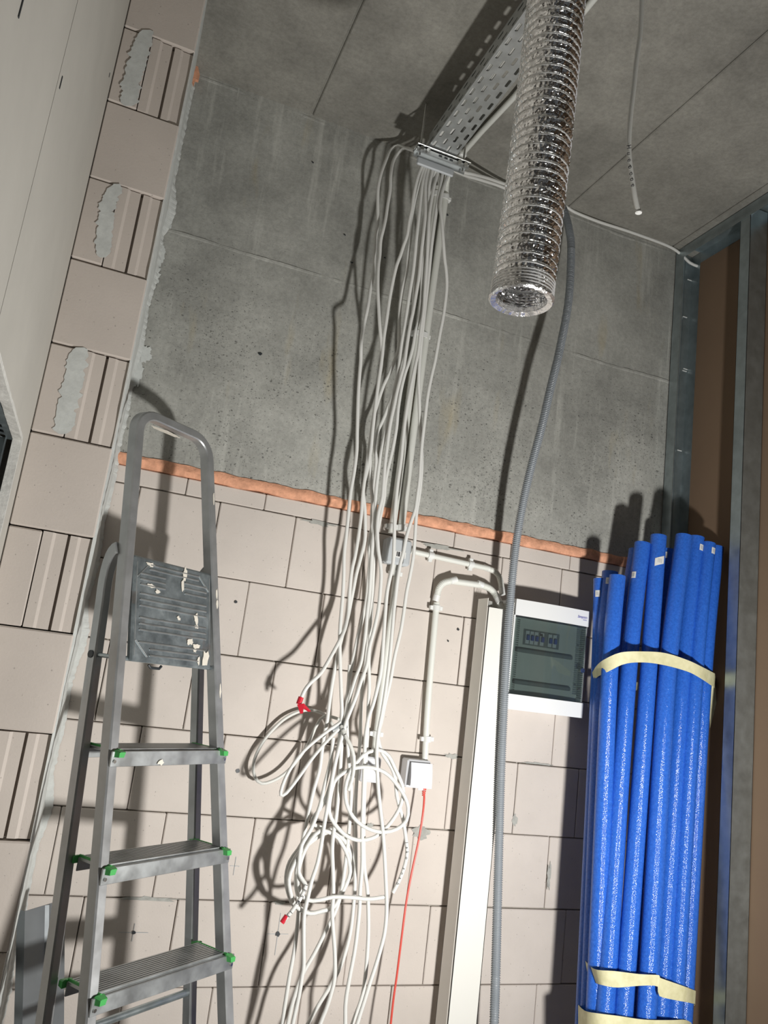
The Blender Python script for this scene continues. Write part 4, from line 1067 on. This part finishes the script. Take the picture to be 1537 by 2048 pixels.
band('yellowish masking tape wound round the upper part of the blue bundle',
     [(1186, 1345, 0.15), (1196, 1330, 0.19), (1212, 1318, 0.24), (1243, 1305, 0.275), (1285, 1303, 0.285), (1330, 1306, 0.29), (1375, 1320, 0.30), (1405, 1334, 0.30), (1430, 1347, 0.265)],
     [(1189, 1360, 0.15), (1199, 1352, 0.19), (1216, 1344, 0.24), (1250, 1328, 0.275), (1290, 1325, 0.285), (1332, 1331, 0.29), (1378, 1344, 0.30), (1404, 1358, 0.30), (1428, 1374, 0.265)],
     [(1432, 1362, 0.15), (1400, 1362, 0.11), (1300, 1365, 0.10), (1200, 1363, 0.10)])
band('pale wavy tape wound round the lower part of the blue bundle',
     [(1172, 1922, 0.20), (1183, 1934, 0.26), (1198, 1940, 0.31), (1230, 1942, 0.335), (1280, 1948, 0.355), (1318, 1950, 0.365), (1320, 1955, 0.366), (1350, 1966, 0.365), (1372, 1974, 0.36), (1392, 1982, 0.32)],
     [(1176, 1956, 0.20), (1190, 1965, 0.26), (1205, 1970, 0.31), (1235, 1975, 0.335), (1285, 1971, 0.355), (1316, 1973, 0.365), (1318, 1991, 0.366), (1350, 2000, 0.365), (1372, 2004, 0.36), (1390, 2008, 0.32)],
     [(1392, 1992, 0.20), (1360, 1985, 0.17), (1280, 1965, 0.16), (1180, 1940, 0.15)])
band('broad pale tape round the blue bundle at the bottom edge of the picture',
     [(1158, 2010, 0.20), (1172, 2022, 0.28), (1200, 2027, 0.33), (1240, 2032, 0.345), (1290, 2039, 0.365), (1340, 2040, 0.365), (1372, 2040, 0.345), (1388, 2050, 0.29)],
     [(1158, 2075, 0.20), (1172, 2082, 0.28), (1200, 2085, 0.33), (1240, 2090, 0.345), (1290, 2095, 0.365), (1340, 2098, 0.365), (1372, 2098, 0.345), (1386, 2100, 0.29)],
     [(1394, 2060, 0.21), (1360, 2050, 0.18), (1280, 2040, 0.17), (1180, 2020, 0.16)])
# loose tape strip hanging beside the bundle
st = [P(*a) for a in [(1424, 1366, 0.20), (1427, 1420, 0.19), (1428, 1500, 0.18), (1424, 1600, 0.175), (1421, 1680, 0.175), (1424, 1770, 0.18), (1427, 1860, 0.185), (1424, 1950, 0.19), (1428, 2048, 0.2), (1430, 2160, 0.21)]]
st = spline(st, 0.02); mb = MB()
for i, p in enumerate(st):
    w = 0.010; tw = 0.5 + 0.5 * math.sin(i * 0.13)
    dx = Vector((math.cos(tw), -math.sin(tw), 0)) * w
    nn = Vector((math.sin(tw), math.cos(tw), 0)) * 0.0005
    mb.v += [p - dx - nn, p + dx - nn, p + dx + nn, p - dx + nn]
for i in range(len(st) - 1):
    for q in range(4):
        mb.f.append((i * 4 + q, i * 4 + (q + 1) % 4, (i + 1) * 4 + (q + 1) % 4, (i + 1) * 4 + q))
tag(mb.build('tape_strip', 'tape', None, True, loc=st[0]), 'loose yellowish tape strip hanging between the blue bundle and the stud', 'tape')

# ---------------------------------------------------------------- step ladder
K = 0.88
O = CAM + (Vector((0.2477, -0.0967, 1.2703)) - CAM) * K
az, al = 0.9240, 0.2265
LD = Vector((math.sin(az), math.cos(az), 0)); LN = Vector((math.cos(az), -math.sin(az), 0))
LU = Vector((0, 0, 1)) * math.cos(al) - LN * math.sin(al)
hw = lambda h: 0.1564 - 0.0493 * h
def LP(u, w, h): return O + LD * u + LN * w + LU * h
hfl = -(O.z - 0.0) / LU.z
lad = thing('step_ladder', 'aluminium step ladder with green step caps, folded and leaning by the pier', 'ladder', tuple(LP(0, 0, hfl)))
def sweep(path, wfun, a, b, ch=0.003):
    """path of (u,h); rectangular section a (in plane) x b (along LN)"""
    n = len(path); mb = MB()
    for i in range(n):
        p, q = path[max(0, i - 1)], path[min(n - 1, i + 1)]
        t = Vector((q[0] - p[0], q[1] - p[1])).normalized(); nn = Vector((-t.y, t.x))
        u, h = path[i]
        for (x, y) in ((-a / 2 + ch, -b / 2), (a / 2 - ch, -b / 2), (a / 2, -b / 2 + ch), (a / 2, b / 2 - ch), (a / 2 - ch, b / 2), (-a / 2 + ch, b / 2), (-a / 2, b / 2 - ch), (-a / 2, -b / 2 + ch)):
            mb.v.append(LP(u + nn.x * x, wfun(h) + y, h + nn.y * x))
    for i in range(n - 1):
        for q in range(8):
            mb.f.append((i * 8 + q, i * 8 + (q + 1) % 8, (i + 1) * 8 + (q + 1) % 8, (i + 1) * 8 + q))
    mb.f += [tuple(range(8)), tuple((n - 1) * 8 + q for q in range(8))]
    return mb
def ushape(htop, rad, hbot, hwf):
    p = [(-hwf(hbot), hbot), (-hwf(htop - rad), htop - rad)]
    hwt = hwf(htop - rad)
    for k in range(1, 9):
        a = math.pi - k * math.pi / 16; p.append((-hwt + rad + rad * math.cos(a), htop - rad + rad * math.sin(a)))
    for k in range(0, 9):
        a = math.pi / 2 - k * math.pi / 16; p.append((hwt - rad + rad * math.cos(a), htop - rad + rad * math.sin(a)))
    p.append((hwf(hbot), hbot)); return p
htop = 0.752
sweep(ushape(htop, 0.052, hfl + 0.012, lambda h: hw(h) - (0.008 if h > 0.3 else 0)), lambda h: 0.0, 0.023, 0.030).build('front_frame', 'alu', lad, True, angle=0.4)
g_ = lambda h: 0.063 + (0.13 - h) * 0.0712
hfr = hfl + 0.02
for sd in (-1, 1):
    path = [(hfr, -g_(hfr))] + [(0.30 * k / 4 + hfr * (1 - k / 4), -g_(0.30 * k / 4 + hfr * (1 - k / 4))) for k in range(1, 5)]
    g3 = g_(0.30)
    for k in range(1, 9):
        a = k * math.pi / 2 / 8; path.append((0.30 + 0.115 * math.sin(a), -g3 + (g3 - 0.012) * (1 - math.cos(a))))
    mb = MB(); n = len(path)
    for i, (h, w) in enumerate(path):
        p, q = path[max(0, i - 1)], path[min(n - 1, i + 1)]
        t = Vector((q[0] - p[0], q[1] - p[1])).normalized(); nx = Vector((-t.y, t.x))      # (h, w) plane
        u = sd * (hw(h) + 0.002)
        A_, B_, ch = 0.021, 0.026, 0.003
        for (x, y) in ((-A_ / 2 + ch, -B_ / 2), (A_ / 2 - ch, -B_ / 2), (A_ / 2, -B_ / 2 + ch), (A_ / 2, B_ / 2 - ch), (A_ / 2 - ch, B_ / 2), (-A_ / 2 + ch, B_ / 2), (-A_ / 2, B_ / 2 - ch), (-A_ / 2, -B_ / 2 + ch)):
            mb.v.append(LP(u + x, w + nx.y * y, h + nx.x * y))
    for i in range(n - 1):
        for q in range(8): mb.f.append((i * 8 + q, i * 8 + (q + 1) % 8, (i + 1) * 8 + (q + 1) % 8, (i + 1) * 8 + q))
    mb.f += [tuple(range(8)), tuple((n - 1) * 8 + q for q in range(8))]
    mb.build('rear_leg', 'alu', lad, True, angle=0.4)
for sd in (-1, 1):
    MB().tube([LP(sd * hw(hfl), 0, hfl + 0.03), LP(sd * hw(hfl), 0, hfl)], 0.02, 10).build('rubber_foot', 'dark', lad)
    MB().tube([LP(sd * hw(hfr), -g_(hfr), hfr + 0.02), LP(sd * hw(hfr), -g_(hfr), hfr - 0.012)], 0.018, 10).build('rubber_foot', 'dark', lad)
STEP = 0.235 * K
for k in range(6):
    h = -k * STEP
    z = LP(0, 0, h).z
    if z < 0.1: break
    w_ = hw(h)
    ctr = LP(0, -0.026, h - 0.002)
    stp = MB().obox(ctr, (LD, LN, Z3), (w_ - 0.010, 0.044, 0.003), 0.001).build('step', 'alustep', lad)
    mb = MB()
    for j in range(11):
        c = LP(0, -0.062 + j * 0.0072, h + 0.0022); mb.obox(c, (LD, LN, Z3), (w_ - 0.014, 0.0020, 0.0022))
    mb.build('tread_ribs', 'alustep', stp)
    MB().obox(LP(0, 0.0185, h - 0.0135), (LD, LN, Z3), (w_ + 0.006, 0.0018, 0.0145), 0.0008).build('front_apron', 'alustep', stp)
    MB().obox(LP(0, -0.068, h - 0.012), (LD, LN, Z3), (w_ - 0.008, 0.0018, 0.012), 0.0008).build('rear_apron', 'alustep', stp)
    for sd in (-1, 1):
        MB().tube([LP(sd * (w_ - 0.002), 0.0195, h - 0.018), LP(sd * (w_ - 0.002), 0.0225, h - 0.018)], 0.0034, 10).build('rivet', 'bolt', stp)
        mb = MB()
        mb.obox(LP(sd * (w_ - 0.0135), -0.024, h + 0.0015), (LD, LN, Z3), (0.0022, 0.046, 0.004), 0.001)
        for wf in (0.018, -0.070):
            s_ = 1 if wf > 0 else -1
            b0 = LP(sd * (w_ - 0.0115), wf, h - 0.010)
            e_ = LN * (s_ * 0.014); o_ = LD * sd
            poly = [b0 - o_ * 0.005, b0 + o_ * 0.012, b0 + o_ * 0.012 + Z3 * 0.012, b0 + o_ * 0.008 + Z3 * 0.014, b0 - o_ * 0.009 + Z3 * 0.014]
            k0 = len(mb.v)
            mb.v += poly + [b0 + (p - b0) * 0.72 + e_ + Z3 * 0.001 for p in poly]
            mb.f += [tuple(k0 + q for q in range(5)), tuple(k0 + 5 + q for q in range(5))] + [(k0 + q, k0 + (q + 1) % 5, k0 + 5 + (q + 1) % 5, k0 + 5 + q) for q in range(5)]
        mb.build('end_cap', 'green', stp)
# folded platform with pressed ribs
ph0, ph1, pw = 0.178, 0.405, 0.118
wf = 0.012
pl = MB().obox(LP(0.0, wf - 0.006, (ph0 + ph1) / 2), (LD, LN, LU), (pw, 0.008, (ph1 - ph0) / 2), 0.004).build('platform', 'platform', lad)
fy = wf + 0.002
mb = MB()
def rib(u0, u1, h, t=0.0021):
    mb.obox(LP((u0 + u1) / 2, fy, h), (LD, LN, LU), ((u1 - u0) / 2, 0.0030, t), 0.0012)
hs = [0.016, 0.029, 0.042, 0.068, 0.081, 0.094, 0.120, 0.133, 0.146]
for i, dh in enumerate(hs): rib(-0.100 if i > 1 else -0.07, 0.100 if i > 1 else 0.075, ph0 + dh)
for dh in (0.166, 0.178, 0.190):
    rib(-0.100, -0.028, ph0 + dh); rib(0.030, 0.100, ph0 + dh)
for i, dh in enumerate((0.203, 0.213)): rib(-0.075, 0.075, ph0 + dh)
for (a, b) in (((-0.108, ph0 + 0.045), (-0.075, ph0 + 0.012)), ((0.108, ph0 + 0.045), (0.075, ph0 + 0.012)), ((-0.108, ph1 - 0.045), (-0.075, ph1 - 0.012)), ((0.108, ph1 - 0.045), (0.075, ph1 - 0.012))):
    mb.tube([LP(a[0], fy, a[1]), LP(b[0], fy, b[1])], 0.0017, 6)
for s in (-1, 1): mb.tube([LP(s * 0.110, fy, ph0 + 0.012), LP(s * 0.110, fy, ph1 - 0.012)], 0.0014, 6)
mb.build('pressed_ribs', 'alustep', pl)
for i, (u, h, a, b) in enumerate([(0.03, 0.39, 0.006, 0.015), (0.022, 0.36, 0.004, 0.016), (-0.075, 0.392, 0.011, 0.004), (0.065, 0.29, 0.007, 0.012), (0.068, 0.272, 0.005, 0.004), (0.048, 0.235, 0.010, 0.007), (0.07, 0.228, 0.012, 0.005), (0.098, 0.198, 0.010, 0.018), (0.062, 0.218, 0.005, 0.004), (-0.07, 0.345, 0.010, 0.004), (-0.052, 0.335, 0.006, 0.005), (0.012, 0.283, 0.005, 0.005), (0.075, 0.196, 0.004, 0.008)]):
    blob(LP(u, fy + 0.0015, h), LD, LU, LN, a, b, 0.0012, 12, 0.45, 60 + i).build('plaster_splash', 'splash', pl)
for i, (sd, h, a, b) in enumerate([(1, 0.60, 0.003, 0.014), (1, 0.36, 0.003, 0.012), (1, 0.335, 0.003, 0.01), (1, 0.13, 0.003, 0.02)]):
    blob(LP(sd * (hw(h) - 0.004), 0.0152, h), LD, LU, LN, a, b, 0.001, 10, 0.4, 90 + i).build('plaster_splash', 'splash', lad)
blob(LP(-0.02, 0.0, htop - 0.0225) , LD, LN, -LU, 0.045, 0.010, 0.001, 14, 0.35, 99).build('plaster_splash', 'splash', lad)
for i, (u, h) in enumerate([(-0.035, -0.012), (-0.035, -0.003)]):
    blob(LP(u, 0.0206, h - 0.01 + i * 0.008), LD, Z3, LN, 0.008, 0.005, 0.001, 9, 0.4, 120 + i).build('plaster_splash', 'splash', lad)
MB().tube([LP(-hw(ph0) - 0.004, -g_(ph0) - 0.016, ph0 + 0.004), LP(-hw(ph0) + 0.0, 0.0, ph0 + 0.004)], 0.0045, 10).build('hinge_rod', 'galv', lad)
MB().tube([LP(-hw(ph0), 0.0, ph0 + 0.004), LP(hw(ph0) + 0.004, 0.0, ph0 + 0.004)], 0.005, 10).build('hinge_rod', 'galv', lad)
e = LP(-hw(ph0) - 0.0125, -g_(ph0), ph0 + 0.004)
MB().tube([e, e - LD * 0.002], 0.008, 14).build('hinge_bush', 'dark', lad)
e = LP(-0.045, wf - 0.006, ph0 - 0.004)
MB().tube([e - LD * 0.018, e - LD * 0.012 - LU * 0.006, e + LD * 0.012 - LU * 0.006, e + LD * 0.018], 0.003, 8).build('catch', 'dark', lad)
hb = -0.52
MB().tube([LP(-hw(hb), -g_(hb), hb), LP(hw(hb), -g_(hb), hb)], 0.0075, 12).build('rear_brace', 'galv', lad, True)
hb = -0.95
MB().tube([LP(-hw(hb), -g_(hb), hb), LP(hw(hb), -g_(hb), hb)], 0.0075, 12).build('rear_brace', 'galv', lad, True)

# ---------------------------------------------------------------- folded sheet metal standing behind the ladder
a, b = P(50, 1817, 0.20), P(128, 1803, 0.11)
sh = thing('sheet_metal_cover', 'grey folded sheet metal cover standing behind the ladder at lower left', 'metal sheet', (0.07, -0.2, 0.0))
xd = (b - a); xd.z = 0; Ls = xd.length; xd.normalize(); nd = Vector((xd.y, -xd.x, 0))
lowr = P(126, 2048, 0.165) - P(128, 1803, 0.11)
foot = lowr * (a.z / -lowr.z)
mb = MB()
bz = b.copy(); bz.z = a.z = (a.z + b.z) / 2
mb.prism([a, bz, bz + nd * 0.0016, a + nd * 0.0016], foot)
mb.prism([a, a + xd * 0.0016, a + xd * 0.0016 - nd * 0.02, a - nd * 0.02], foot)
mb.prism([bz, bz - xd * 0.0016, bz - xd * 0.0016 - nd * 0.02, bz - nd * 0.02], foot)
mb.build('panel', 'sheet', sh)
mb = MB(); m_ = a.lerp(bz, 0.55)
mb.prism([m_ - xd * 0.008 + nd * 0.0016, m_ + nd * 0.006, m_ + xd * 0.008 + nd * 0.0016], foot)
mb.build('stiffening_fold', 'sheet', sh)

print('objects', len(bpy.data.objects))
